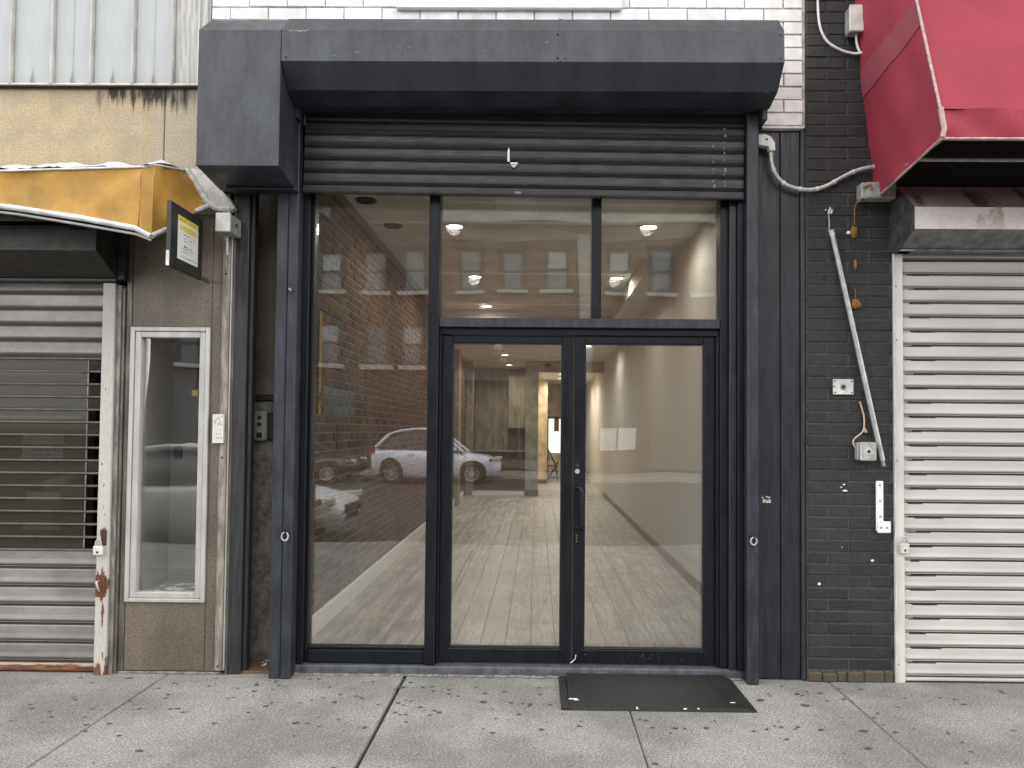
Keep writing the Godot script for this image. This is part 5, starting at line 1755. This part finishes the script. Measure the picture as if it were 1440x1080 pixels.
func yellow_awning() -> void:
	var t := thing("yellow_awning", "stained yellow awning with white edges over the grimy grey gate", "awning", Vector3(-3.0, 2.78, 0.2))
	var A0 := Vector3(-3.80, 3.09, 0.5)
	var A1 := Vector3(-3.80, 2.985, 0.5)
	var B0 := Vector3(-2.362, 3.136, 0.5)
	var B1 := Vector3(-2.374, 2.787, 0.5)
	var fn := FastNoiseLite.new()
	fn.frequency = 1.4
	fn.seed = 4
	var f := cloth(A1, B1, B0, A0, 30, 8, func(u: float, v: float) -> float: return fn.get_noise_2d(u * 4.0, v * 1.2) * 0.012 - 0.012 * sin(PI * v) * sin(PI * u))
	part("front_cloth", f, M.yellow, t)
	var C0 := Vector3(-2.305, 3.271, 0.05)
	var C1 := Vector3(-2.15, 3.05, 0.05)
	var D1 := Vector3(-2.300, 2.745, 0.49)
	var e := MB.new()
	# end cloth: a folded side that runs back to the wall
	var e1 := cloth(B1, D1, Vector3(-2.315, 3.17, 0.44), B0, 4, 6, func(u: float, v: float) -> float: return 0.004 * sin(u * 6.0))
	part("fold_cloth", e1, M.yellow, t)
	var e2 := cloth(D1, C1, C0, Vector3(-2.315, 3.17, 0.44), 12, 8, func(u: float, v: float) -> float: return fn.get_noise_2d(u * 1.5 + 9, v) * 0.02)
	part("end_cloth", e2, M.yellow, t)
	var back := MB.new()
	back.extrude(PackedVector2Array([Vector2(0.0, 2.99), Vector2(0.43, 2.83), Vector2(0.43, 3.07), Vector2(0.0, 3.25)]), Vector3(-3.8, 0, 0), Vector3.BACK, Vector3.UP, Vector3(1.42, 0, 0))
	part("lining", back, M.dirty_dark, t)
	# white piping along the lower edge
	var lo := MB.new()
	lo.tube([A1 + Vector3(0, -0.02, 0.01), Vector3(-3.1, 2.885, 0.515), Vector3(-2.7, 2.826, 0.515), B1 + Vector3(-0.01, -0.018, 0.015), D1 + Vector3(0.0, -0.02, 0.012)], 0.017, 8)
	part("edge_tube", lo, M.white_trim, t)
	lo = MB.new()
	lo.tube([A1 + Vector3(0, -0.055, 0.0), Vector3(-3.1, 2.853, 0.50), Vector3(-2.7, 2.79, 0.50), B1 + Vector3(-0.01, -0.05, 0.0), D1 + Vector3(0.0, -0.04, 0.0)], 0.009, 6)
	part("edge_tube", lo, M.alu, t)
	lo = MB.new()
	lo.tube([D1 + Vector3(0.005, -0.018, 0.005), Vector3(-2.262, 2.79, 0.40), Vector3(-2.245, 2.80, 0.38)], 0.016, 7)
	lo.tube([Vector3(-2.225, 2.945, 0.21), Vector3(-2.19, 2.985, 0.14), Vector3(-2.145, 3.045, 0.05)], 0.014, 7)
	part("edge_tube", lo, M.crust, t)
	lo = MB.new()
	lo.tube([A0 + Vector3(0, 0.0, 0.005), B0 + Vector3(0, 0.003, 0.005)], 0.007, 6)
	lo.tube([B0 + Vector3(0, 0.003, 0.0), Vector3(-2.315, 3.175, 0.44), C0], 0.007, 6)
	part("top_piping", lo, M.white_trim, t)
	# white crust on its top
	var cr := MB.new()
	var rows := []
	for j in 6:
		var row := []
		for i in 60:
			var u := i / 59.0
			var v := j / 5.0
			var x := lerpf(-3.8, -2.31, u)
			var lump := maxf(0.0, fn.get_noise_2d(x * 3.0, 5.0) * 0.9 + 0.35 + fn.get_noise_2d(x * 14.0, v * 3.0) * 0.35)
			var zz := lerpf(0.50, 0.06, v)
			var base := lerpf(3.094, 3.136, clampf((x + 3.8) / 1.44, 0, 1)) + (0.5 - zz) * 0.33
			row.append(Vector3(x, base + 0.006 + 0.055 * lump * sin(PI * clampf(v * 1.1 + 0.12, 0, 1)), zz))
		rows.append(row)
	cr.grid(rows, 60, 6)
	solo("white_crust", cr, M.crust, "white crust of old sealant along the top of the yellow awning", "sealant")
	# flashing that runs down to the junction box
	var fl := MB.new()
	fl.extrude(PackedVector2Array([Vector2(-2.305, 3.285), Vector2(-2.215, 3.285), Vector2(-2.02, 3.09), Vector2(-1.985, 3.03), Vector2(-2.02, 3.005), Vector2(-2.12, 3.02), Vector2(-2.165, 3.06)]), Vector3(0, 0, 0.002), Vector3.RIGHT, Vector3.UP, Vector3(0, 0, 0.045))
	var fo := solo("flashing_strip", fl, M.flashing, "dented white flashing strip from the yellow awning down to the junction box", "flashing")
	fl = MB.new()
	fl.tube([Vector3(-2.30, 3.275, 0.055), Vector3(-2.165, 3.065, 0.06), Vector3(-2.10, 3.02, 0.06), Vector3(-2.01, 3.01, 0.055)], 0.02, 7)
	part("bead", fl, M.crust, fo)


func small_things_left() -> void:
	# blade sign, seen from its right face
	var s := thing("blade_sign", "black sign board jutting from the stone front with a yellow headed notice", "sign", Vector3(-2.16, 2.54, 0.34))
	part("board", mbx(-2.181, -2.156, 2.537, 2.928, 0.12, 0.555, 0.004), M.sign_black, s)
	var p := MB.new()
	p.quad(Vector3(-2.1545, 2.605, 0.462), Vector3(-2.1545, 2.605, 0.19), Vector3(-2.1545, 2.868, 0.19), Vector3(-2.1545, 2.868, 0.462))
	p.bb(-2.156, -2.1547, 2.605, 2.868, 0.19, 0.462)
	part("notice", p, M.poster, s)
	part("worn_edge", mbx(-2.178, -2.159, 2.54, 2.63, 0.5553, 0.558, 0.001), M.flashing, s)
	part("arm", mbx(-2.178, -2.158, 2.545, 2.57, 0.0, 0.119, 0.003), M.bronze, s)
	var j := thing("junction_box", "square white junction box at the top of the metal channel", "junction box", Vector3(-2.0, 2.83, 0.1))
	part("lid", mbx(-2.044, -1.951, 2.835, 2.955, 0.186, 0.2, 0.004), M.box_white, j)
	part("case", mbx(-2.042, -1.953, 2.837, 2.953, 0.007, 0.1855, 0.004), M.box_grey, j)
	var k := MB.new()
	k.lathe(Vector3(-1.953, 2.90, 0.09), Vector3.RIGHT, [Vector2(0, 0.004), Vector2(0.012, 0.004), Vector2(0.013, 0)], 12)
	part("knockout", k, M.dark_plastic, j)
	var c := MB.new()
	c.tube([Vector3(-2.025, 2.84, 0.055), Vector3(-2.026, 2.80, 0.05), Vector3(-2.03, 2.76, 0.04), Vector3(-2.03, 2.72, 0.036)], 0.007, 8)
	solo("cable", c, M.white_trim, "thin white cable running down from the junction box along the channel", "cable")
	var kp := thing("key_plate", "scratched white key switch plate on the metal channel", "switch plate", Vector3(-2.06, 1.49, 0.03))
	var q := MB.new()
	q.quad(Vector3(-2.096, 1.495, 0.0522), Vector3(-2.026, 1.495, 0.0522), Vector3(-2.026, 1.68, 0.0522), Vector3(-2.096, 1.68, 0.0522))
	q.bb(-2.097, -2.025, 1.494, 1.681, 0.0285, 0.052, 0.003)
	part("plate", q, M.switch_plate, kp)


func right_building() -> void:
	struct("neighbour_wall", mbx(2.306, 4.6, 2.72, 11.0, -0.5, -0.02), M.shade_black)
	struct("neighbour_inner", mbx(2.306, 4.6, -0.1, 2.72, -0.5, -0.12), M.night)
	# gate
	var t := thing("cream_roller_gate", "closed cream white roller gate under the red awning", "roller gate", Vector3(3.2, 0, 0))
	for i in 30:
		slat(2.37, 2.1, 0.03 + i * 0.0928, -0.02, 0.0928, M.cream_slat, M.grease, t)
	part("bottom_bar", mbx(2.37, 4.47, 0.012, 0.0305, -0.035, 0.0, 0.004), M.cream_slat, t)
	var gr := thing("cream_rail", "cream white guide rail at the edge of the black brick pier", "guide rail", Vector3(2.34, 0, 0))
	part("channel", mbx(2.307, 2.369, 0.0, 2.79, -0.06, 0.012, 0.004), M.cream, gr)
	part("lip", mbx(2.307, 2.312, 0.0, 2.80, 0.0125, 0.02, 0.001), M.white_trim, gr)
	var sc := MB.new()
	for y in [0.12, 1.42, 2.2, 2.55]:
		sc.lathe(Vector3(2.325, y, 0.012), Vector3.BACK, [Vector2(0, 0.004), Vector2(0.005, 0.003), Vector2(0.007, 0)], 8)
	part("screw", sc, M.box_grey, gr).set_meta("kind", "stuff")
	true_padlock(Vector3(2.356, 0.86, 0.035), 0.060, 0.09, "pale padlock hung on the cream guide rail")
	# housing
	var h := thing("cream_housing", "cream and grey shutter housing under the red awning", "housing", Vector3(3.2, 2.75, 0.1))
	var x0 := 2.305
	var x1 := 4.47
	var m := MB.new()
	m.quad(Vector3(x0, 2.984, 0.30), Vector3(x1, 2.984, 0.30), Vector3(x1, 3.19, 0.05), Vector3(x0, 3.19, 0.05))
	part("top_slope", m, M.awning_lit_slope, h)
	m = MB.new()
	m.quad(Vector3(x0, 2.850, 0.302), Vector3(x1, 2.850, 0.302), Vector3(x1, 2.986, 0.302), Vector3(x0, 2.986, 0.302))
	m.bb(x0, x1, 2.85, 2.986, 0.285, 0.3015, 0.002)
	part("front", m, M.hood_front, h)
	m = MB.new()
	m.quad(Vector3(x0, 2.775, 0.08), Vector3(x1, 2.775, 0.08), Vector3(x1, 2.849, 0.301), Vector3(x0, 2.849, 0.301))
	m.bb(x0, x1, 2.762, 2.776, -0.02, 0.09, 0.003)
	part("lower_slope", m, M.hood_grey, h)
	m = MB.new()
	m.extrude(PackedVector2Array([Vector2(-0.02, 2.77), Vector2(0.09, 2.765), Vector2(0.304, 2.848), Vector2(0.304, 2.988), Vector2(0.05, 3.196), Vector2(-0.02, 3.196)]), Vector3(2.297, 0, 0), Vector3.BACK, Vector3.UP, Vector3(0.007, 0, 0))
	part("end_plate", m, M.hood_end, h)
	m = MB.new()
	m.extrude(PackedVector2Array([Vector2(-0.02, 2.79), Vector2(0.08, 2.78), Vector2(0.28, 2.856), Vector2(0.28, 2.97), Vector2(0.04, 3.17), Vector2(-0.02, 3.17)]), Vector3(2.306, 0, 0), Vector3.BACK, Vector3.UP, Vector3(2.1, 0, 0))
	part("core", m, M.night, h)
	m = MB.new()
	m.bb(2.30, 2.312, 2.78, 2.86, 0.0, 0.10, 0.004)
	m.bb(2.312, 2.40, 2.762, 2.775, 0.0, 0.095, 0.004)
	part("corner_bracket", m, M.galv, h)
	red_awning()


func put_part(m: MB, called: String, mt: Material, t: Node3D) -> void:
	part(called, m, mt, t)


func red_awning() -> void:
	var t := thing("red_awning", "big faded red cloth awning over the cream roller gate", "awning", Vector3(3.2, 3.15, 0.5))
	var fn := FastNoiseLite.new()
	fn.frequency = 1.0
	fn.seed = 21
	var xr := 4.6
	# sloping front
	var f := cloth(Vector3(2.112, 3.312, 0.97), Vector3(xr, 3.312, 0.97), Vector3(xr, 4.86, 0.44), Vector3(2.118, 4.86, 0.44), 40, 24, func(u: float, v: float) -> float: return fn.get_noise_2d(u * 3.0, v * 2.0) * 0.02 - 0.03 * sin(PI * v))
	part("front_cloth", f, M.red, t)
	f = cloth(Vector3(2.118, 4.86, 0.44), Vector3(xr, 4.86, 0.44), Vector3(xr, 5.6, 0.0), Vector3(2.09, 5.6, 0.0), 12, 6, func(u: float, v: float) -> float: return 0.0)
	part("top_cloth", f, M.red, t)
	# valance with a few pulled creases from the corner
	f = cloth(Vector3(2.118, 3.153, 0.975), Vector3(xr, 3.153, 0.975), Vector3(xr, 3.314, 0.972), Vector3(2.112, 3.314, 0.972), 60, 8, func(u: float, v: float) -> float: return 0.012 * sin(u * 40.0 + v * 3.5) * exp(-u * 4.0) + fn.get_noise_2d(u * 12.0, v) * 0.006)
	part("valance", f, M.red, t)
	# side
	var rows := []
	for j in 22:
		var v := j / 21.0
		var row := []
		for i in 18:
			var u := i / 17.0
			# u from the wall edge to the front edge; v upwards
			var zf := 0.97 if v < 0.095 else lerpf(0.97, 0.44, (v - 0.095) / 0.905)
			var y := lerpf(lerpf(3.118, 3.153, u), 4.86, v)
			var xw := lerpf(2.19, 2.06, clampf(v * 1.35, 0, 1))
			var x := lerpf(xw, 2.114, u)
			x += fn.get_noise_2d(u * 2.0 + v, v * 2.0) * 0.012 + 0.012 * sin((u + v * 0.7) * 15.0) * exp(-v * 6.0) * sin(PI * u)
			row.append(Vector3(x, y, 0.012 + (zf - 0.012) * u))
		rows.append(row)
	var sd := MB.new()
	sd.grid(rows, 18, 22)
	part("side_cloth", sd, M.red, t)
	# faded band across the side cloth
	var band := MB.new()
	var br := []
	for j in 5:
		var row := []
		for i in 16:
			var u := i / 15.0
			var v := clampf(0.435 + 0.03 * u + (j - 2) * 0.026, 0, 1)
			var zf := lerpf(0.97, 0.44, maxf(0.0, (v - 0.095) / 0.905))
			var y := lerpf(lerpf(3.118, 3.153, u), 4.86, v)
			var xw := lerpf(2.19, 2.06, clampf(v * 1.35, 0, 1))
			var x := lerpf(xw, 2.114, u) + fn.get_noise_2d(u * 2.0 + v, v * 2.0) * 0.012 + 0.012 * sin((u + v * 0.7) * 15.0) * exp(-v * 6.0) * sin(PI * u)
			row.append(Vector3(x - 0.004, y, 0.012 + (zf - 0.012) * u))
		br.append(row)
	band.grid(br, 16, 5)
	part("faded_patch", band, M.red_faded, t)
	# hems and frame tubes
	var h := MB.new()
	h.tube([Vector3(2.19, 3.118, 0.02), Vector3(2.15, 3.13, 0.5), Vector3(2.117, 3.150, 0.97)], 0.007, 6)
	h.tube([Vector3(2.117, 3.150, 0.978), Vector3(3.2, 3.149, 0.981), Vector3(xr, 3.150, 0.978)], 0.007, 6)
	h.tube([Vector3(2.113, 3.312, 0.975), Vector3(2.116, 4.86, 0.445)], 0.008, 6)
	h.tube([Vector3(2.12, 3.155, 0.982), Vector3(2.128, 3.20, 0.984), Vector3(2.113, 3.315, 0.978)], 0.014, 6)
	part("hem", h, M.pink_hem, t)
	var fr := MB.new()
	fr.tube([Vector3(2.2, 3.19, 0.55), Vector3(xr, 3.19, 0.55)], 0.012, 8)
	fr.tube([Vector3(2.14, 3.16, 0.955), Vector3(xr, 3.16, 0.955)], 0.012, 8)
	fr.tube([Vector3(2.2, 3.19, 0.02), Vector3(2.14, 3.165, 0.95)], 0.012, 8)
	part("frame_tube", fr, M.box_grey, t)
	part("end_wall", mbx(xr, xr + 0.02, 3.15, 5.6, 0.0, 0.97), M.shade_black, t)


func small_things_right() -> void:
	# elbow and flexible conduit
	var e := thing("conduit_elbow", "pale grey conduit elbow on the right charcoal post", "conduit fitting", Vector3(1.49, 3.42, 0.06))
	var m := MB.new()
	m.extrude(PackedVector2Array([Vector2(1.418, 3.525), Vector2(1.47, 3.528), Vector2(1.505, 3.51), Vector2(1.528, 3.47), Vector2(1.53, 3.425), Vector2(1.495, 3.422), Vector2(1.488, 3.45), Vector2(1.418, 3.46)]), Vector3(0, 0, 0.005), Vector3.RIGHT, Vector3.UP, Vector3(0, 0, 0.05))
	part("case", m, M.box_white, e)
	m = MB.new()
	m.lathe(Vector3(1.475, 3.495, 0.055), Vector3.BACK, [Vector2(0, 0.004), Vector2(0.006, 0.003), Vector2(0.008, 0)], 10)
	part("screw", m, M.dark_plastic, e)
	var pts := smooth([Vector3(1.512, 3.43, 0.03), Vector3(1.514, 3.37, 0.025), Vector3(1.532, 3.30, 0.022), Vector3(1.575, 3.235, 0.022), Vector3(1.64, 3.195, 0.022), Vector3(1.725, 3.175, 0.026), Vector3(1.80, 3.178, 0.027), Vector3(1.88, 3.205, 0.027), Vector3(1.96, 3.25, 0.027), Vector3(2.05, 3.295, 0.03), Vector3(2.14, 3.318, 0.04), Vector3(2.26, 3.325, 0.05)])
	m = MB.new()
	m.tube(pts, 0.0135, 10)
	var fc := solo("flexible_conduit", m, M.galv, "grey flexible conduit sagging from the elbow to the red awning", "conduit")
	m = MB.new()
	for i in range(2, pts.size() - 1, 7):
		m.tube([pts[i], pts[i + 1]], 0.0158, 10)
	part("coupling", m, M.box_white, fc)
	m = MB.new()
	m.tube(smooth([Vector3(1.818, 4.75, 0.02), Vector3(1.82, 4.45, 0.02), Vector3(1.827, 4.30, 0.02), Vector3(1.85, 4.21, 0.02), Vector3(1.895, 4.145, 0.02), Vector3(1.975, 4.098, 0.022), Vector3(2.05, 4.074, 0.03), Vector3(2.10, 4.07, 0.05)]), 0.0085, 8)
	solo("loose_cable", m, M.white_trim, "white cable curving down the black brick pier to the red awning", "cable")
	m = MB.new()
	m.tube(smooth([Vector3(2.058, 4.19, 0.05), Vector3(2.062, 4.15, 0.045), Vector3(2.072, 4.11, 0.04), Vector3(2.085, 4.075, 0.045)]), 0.008, 8)
	solo("cable_tail", m, M.white_trim, "short white cable under the upper junction box", "cable")
	var b := thing("upper_junction_box", "grey white junction box high on the pier beside the red awning", "junction box", Vector3(2.06, 4.19, 0.05))
	part("case", mbx(2.0, 2.115, 4.19, 4.36, 0.006, 0.085, 0.006), M.box_grey, b)
	part("cover", mbx(1.997, 2.118, 4.187, 4.363, 0.0853, 0.10, 0.005), M.box_white, b)
	b = thing("lower_junction_box", "grey junction box under the bottom tip of the red awning", "junction box", Vector3(2.16, 3.09, 0.06))
	part("case", mbx(2.072, 2.29, 3.10, 3.205, 0.006, 0.09, 0.005), M.box_grey, b)
	part("cover", mbx(2.10, 2.288, 3.102, 3.203, 0.0905, 0.105, 0.004), M.box_grey, b)
	m = MB.new()
	m.tube([Vector3(2.075, 3.175, 0.06), Vector3(2.092, 3.172, 0.108), Vector3(2.108, 3.18, 0.112)], 0.006, 6)
	m.tube([Vector3(2.12, 3.19, 0.107), Vector3(2.12, 3.155, 0.12), Vector3(2.135, 3.15, 0.118)], 0.006, 6)
	m.tube([Vector3(2.10, 3.10, 0.07), Vector3(2.064, 3.09, 0.03), Vector3(2.058, 3.06, 0.012), Vector3(2.058, 2.95, 0.010)], 0.0045, 6)
	solo("rusty_wire", m, M.foam, "rusty wire hanging from the lower junction box", "wire")
	# blobs of foam and rust in the old fixings
	var blobs := [[2.058, 2.905, 0.022, 0.040, "oval orange foam blob under the rusty wire on the black pier"], [2.064, 2.435, 0.024, 0.034, "pear shaped orange foam blob halfway up the black pier"], [2.064, 2.69, 0.010, 0.036, "thin orange rust drip between two foam blobs on the black pier"]]
	for q in blobs:
		m = MB.new()
		blob(m, Vector3(q[0], q[1], 0.003), Vector3(q[2], q[3], 0.02), 5)
		if q[3] == 0.034:
			blob(m, Vector3(q[0] - 0.012, q[1] - 0.012, 0.004), Vector3(0.02, 0.022, 0.018), 8)
			blob(m, Vector3(q[0] + 0.016, q[1] - 0.008, 0.004), Vector3(0.02, 0.024, 0.018), 9)
			m.tube([Vector3(q[0], q[1] + 0.03, 0.006), Vector3(q[0] - 0.002, q[1] + 0.10, 0.005)], 0.004, 6)
		solo("foam_blob", m, M.foam, q[4], "foam", "orange blobs on the black pier")
	m = MB.new()
	blob(m, Vector3(2.022, 2.90, 0.003), Vector3(0.014, 0.012, 0.012), 3)
	solo("putty_spot", m, M.paint_white, "small white putty spot beside the oval foam blob", "putty")
	# hook and tube
	m = MB.new()
	m.tube([Vector3(1.895, 2.905, 0.008), Vector3(1.894, 2.98, 0.010), Vector3(1.890, 3.02, 0.012)], 0.004, 6)
	m.tube([Vector3(1.888, 3.02, 0.012), Vector3(1.90, 3.06, 0.014), Vector3(1.912, 3.05, 0.012), Vector3(1.905, 3.02, 0.012)], 0.009, 6)
	m.lathe(Vector3(1.872, 3.047, 0.004), Vector3.BACK, [Vector2(0, 0.012), Vector2(0.006, 0.011), Vector2(0.008, 0)], 8)
	solo("wire_hook", m, M.galv, "bent wire hook above the slanting tube", "hook")
	m = MB.new()
	m.tube([Vector3(1.908, 2.892, 0.020), Vector3(2.224, 1.42, 0.026)], 0.0165, 12)
	var rod := solo("steel_tube", m, M.galv, "long grey steel tube slanting across the black brick pier", "tube")
	m = MB.new()
	m.tube([Vector3(2.2235, 1.424, 0.026), Vector3(2.232, 1.385, 0.026)], 0.011, 10)
	part("tip", m, M.box_grey, rod)
	m = MB.new()
	m.tube([Vector3(1.9035, 2.912, 0.020), Vector3(1.9115, 2.876, 0.020)], 0.0178, 12)
	part("collar", m, M.box_white, rod)
	# blank plate
	var p := thing("blank_plate", "pale rectangular cover plate with a keyhole on the black pier", "cover plate", Vector3(1.98, 1.84, 0.01))
	part("plate", mbx(1.914, 2.046, 1.843, 1.943, 0.004, 0.014, 0.003), M.box_white, p)
	for q in [[1.926, 1.931], [2.034, 1.931], [1.926, 1.855], [2.034, 1.855], [1.921, 1.895]]:
		m = MB.new()
		m.lathe(Vector3(q[0], q[1], 0.014), Vector3.BACK, [Vector2(0, 0.002), Vector2(0.0055, 0.0018), Vector2(0.006, 0)], 8)
		part("screw", m, M.dark_plastic, p)
	m = MB.new()
	m.lathe(Vector3(1.98, 1.893, 0.014), Vector3.BACK, [Vector2(0, 0.003), Vector2(0.010, 0.003), Vector2(0.013, 0)], 14)
	part("keyhole", m, M.dark_plastic, p)
	m = MB.new()
	m.lathe(Vector3(1.98, 1.893, 0.014), Vector3.BACK, [Vector2(0.0135, 0.0015), Vector2(0.022, 0.0015), Vector2(0.023, 0)], 16)
	part("ring", m, M.box_grey, p)
	# switch box
	p = thing("key_switch", "grey key switch box with a round keyhole at the foot of the cord", "switch box", Vector3(2.11, 1.41, 0.03))
	part("case", mbx(2.052, 2.168, 1.422, 1.535, 0.004, 0.052, 0.006), M.box_grey, p)
	part("cover", mbx(2.066, 2.17, 1.418, 1.538, 0.0525, 0.068, 0.008), M.galv, p)
	m = MB.new()
	m.lathe(Vector3(2.118, 1.478, 0.068), Vector3.BACK, [Vector2(0.013, 0.003), Vector2(0.016, 0.005), Vector2(0.026, 0.004), Vector2(0.03, 0)], 4)
	part("diamond_plate", m, M.box_white, p)
	m = MB.new()
	m.lathe(Vector3(2.118, 1.478, 0.068), Vector3.BACK, [Vector2(0, 0.004), Vector2(0.013, 0.004)], 16)
	part("keyhole", m, M.dark_plastic, p)
	m = MB.new()
	m.tube(smooth([Vector3(2.056, 1.49, 0.03), Vector3(2.035, 1.53, 0.03), Vector3(2.045, 1.56, 0.028), Vector3(2.09, 1.595, 0.022), Vector3(2.108, 1.625, 0.018), Vector3(2.112, 1.69, 0.014), Vector3(2.100, 1.75, 0.012), Vector3(2.085, 1.80, 0.010)]), 0.0055, 7)
	m.tube([Vector3(2.108, 1.63, 0.018), Vector3(2.122, 1.60, 0.02)], 0.009, 7)
	solo("frayed_cord", m, M.cord, "frayed tan cord trailing up from the key switch box", "cord")
	# painted L bracket
	p = thing("hasp_bracket", "white painted L shaped hasp bracket low on the black pier", "bracket", Vector3(2.23, 0.95, 0.02))
	part("upright", mbx(2.187, 2.234, 0.965, 1.288, 0.004, 0.016, 0.004), M.paint_white, p)
	part("foot", mbx(2.192, 2.276, 0.955, 1.03, 0.0165, 0.026, 0.006), M.paint_white, p)
	for q in [[2.21, 1.262], [2.212, 1.16], [2.213, 1.06], [2.212, 0.99], [2.25, 0.99]]:
		m = MB.new()
		m.lathe(Vector3(q[0], q[1], 0.016 if q[1] > 1.03 else 0.026), Vector3.BACK, [Vector2(0, 0.003), Vector2(0.006, 0.003), Vector2(0.008, 0)], 8)
		part("bolt", m, M.box_grey, p)
	m = MB.new()
	for q in [[1.985, 1.262, 0.012, 0.010], [1.968, 1.245, 0.010, 0.007], [1.992, 1.222, 0.026, 0.010], [1.825, 0.622, 0.014, 0.016], [2.166, 0.775, 0.016, 0.013], [1.972, 0.86, 0.006, 0.005]]:
		blob(m, Vector3(q[0], q[1], 0.001), Vector3(q[2] * 0.6, q[3] * 0.6, 0.006), 2)
	solo("paint_spots", m, M.paint_white, "small white paint spots scattered low on the black pier", "paint spots").set_meta("kind", "stuff")
	m = MB.new()
	for q in [[1.865, 2.60, 0.009, 0.009], [1.93, 2.597, 0.011, 0.010], [1.872, 2.62, 0.007, 0.006]]:
		m.lathe(Vector3(q[0], q[1], 0.002), Vector3.BACK, [Vector2(0, 0.004), Vector2(q[2] * 0.6, 0.006), Vector2(q[2], 0.0)], 10)
	solo("old_fixings", m, M.rust_dark, "two rusty screw holes left of the slanting tube", "fixings").set_meta("kind", "stuff")


func blob(m: MB, c: Vector3, r: Vector3, sd: int) -> void:
	var fn := FastNoiseLite.new()
	fn.seed = sd
	fn.frequency = 1.2
	var rows := []
	for j in 8:
		var row := []
		var ph := PI * j / 7.0 - PI / 2
		for i in 13:
			var th := TAU * (i % 12) / 12.0
			var d := Vector3(cos(th) * cos(ph), sin(ph), sin(th) * cos(ph))
			var k := 1.0 + 0.45 * fn.get_noise_3dv(d * 1.6)
			row.append(c + d * r * k)
		rows.append(row)
	# the grid's front must look outwards
	for j in rows.size():
		rows[j].reverse()
	m.grid(rows, 13, 8)


func smooth(p: Array) -> Array:
	var out := []
	for i in p.size() - 1:
		var a: Vector3 = p[maxi(i - 1, 0)]
		var b: Vector3 = p[i]
		var c: Vector3 = p[i + 1]
		var d: Vector3 = p[mini(i + 2, p.size() - 1)]
		for k in 5:
			out.append(b.cubic_interpolate(c, a, d, k / 5.0))
	out.append(p[-1])
	return out
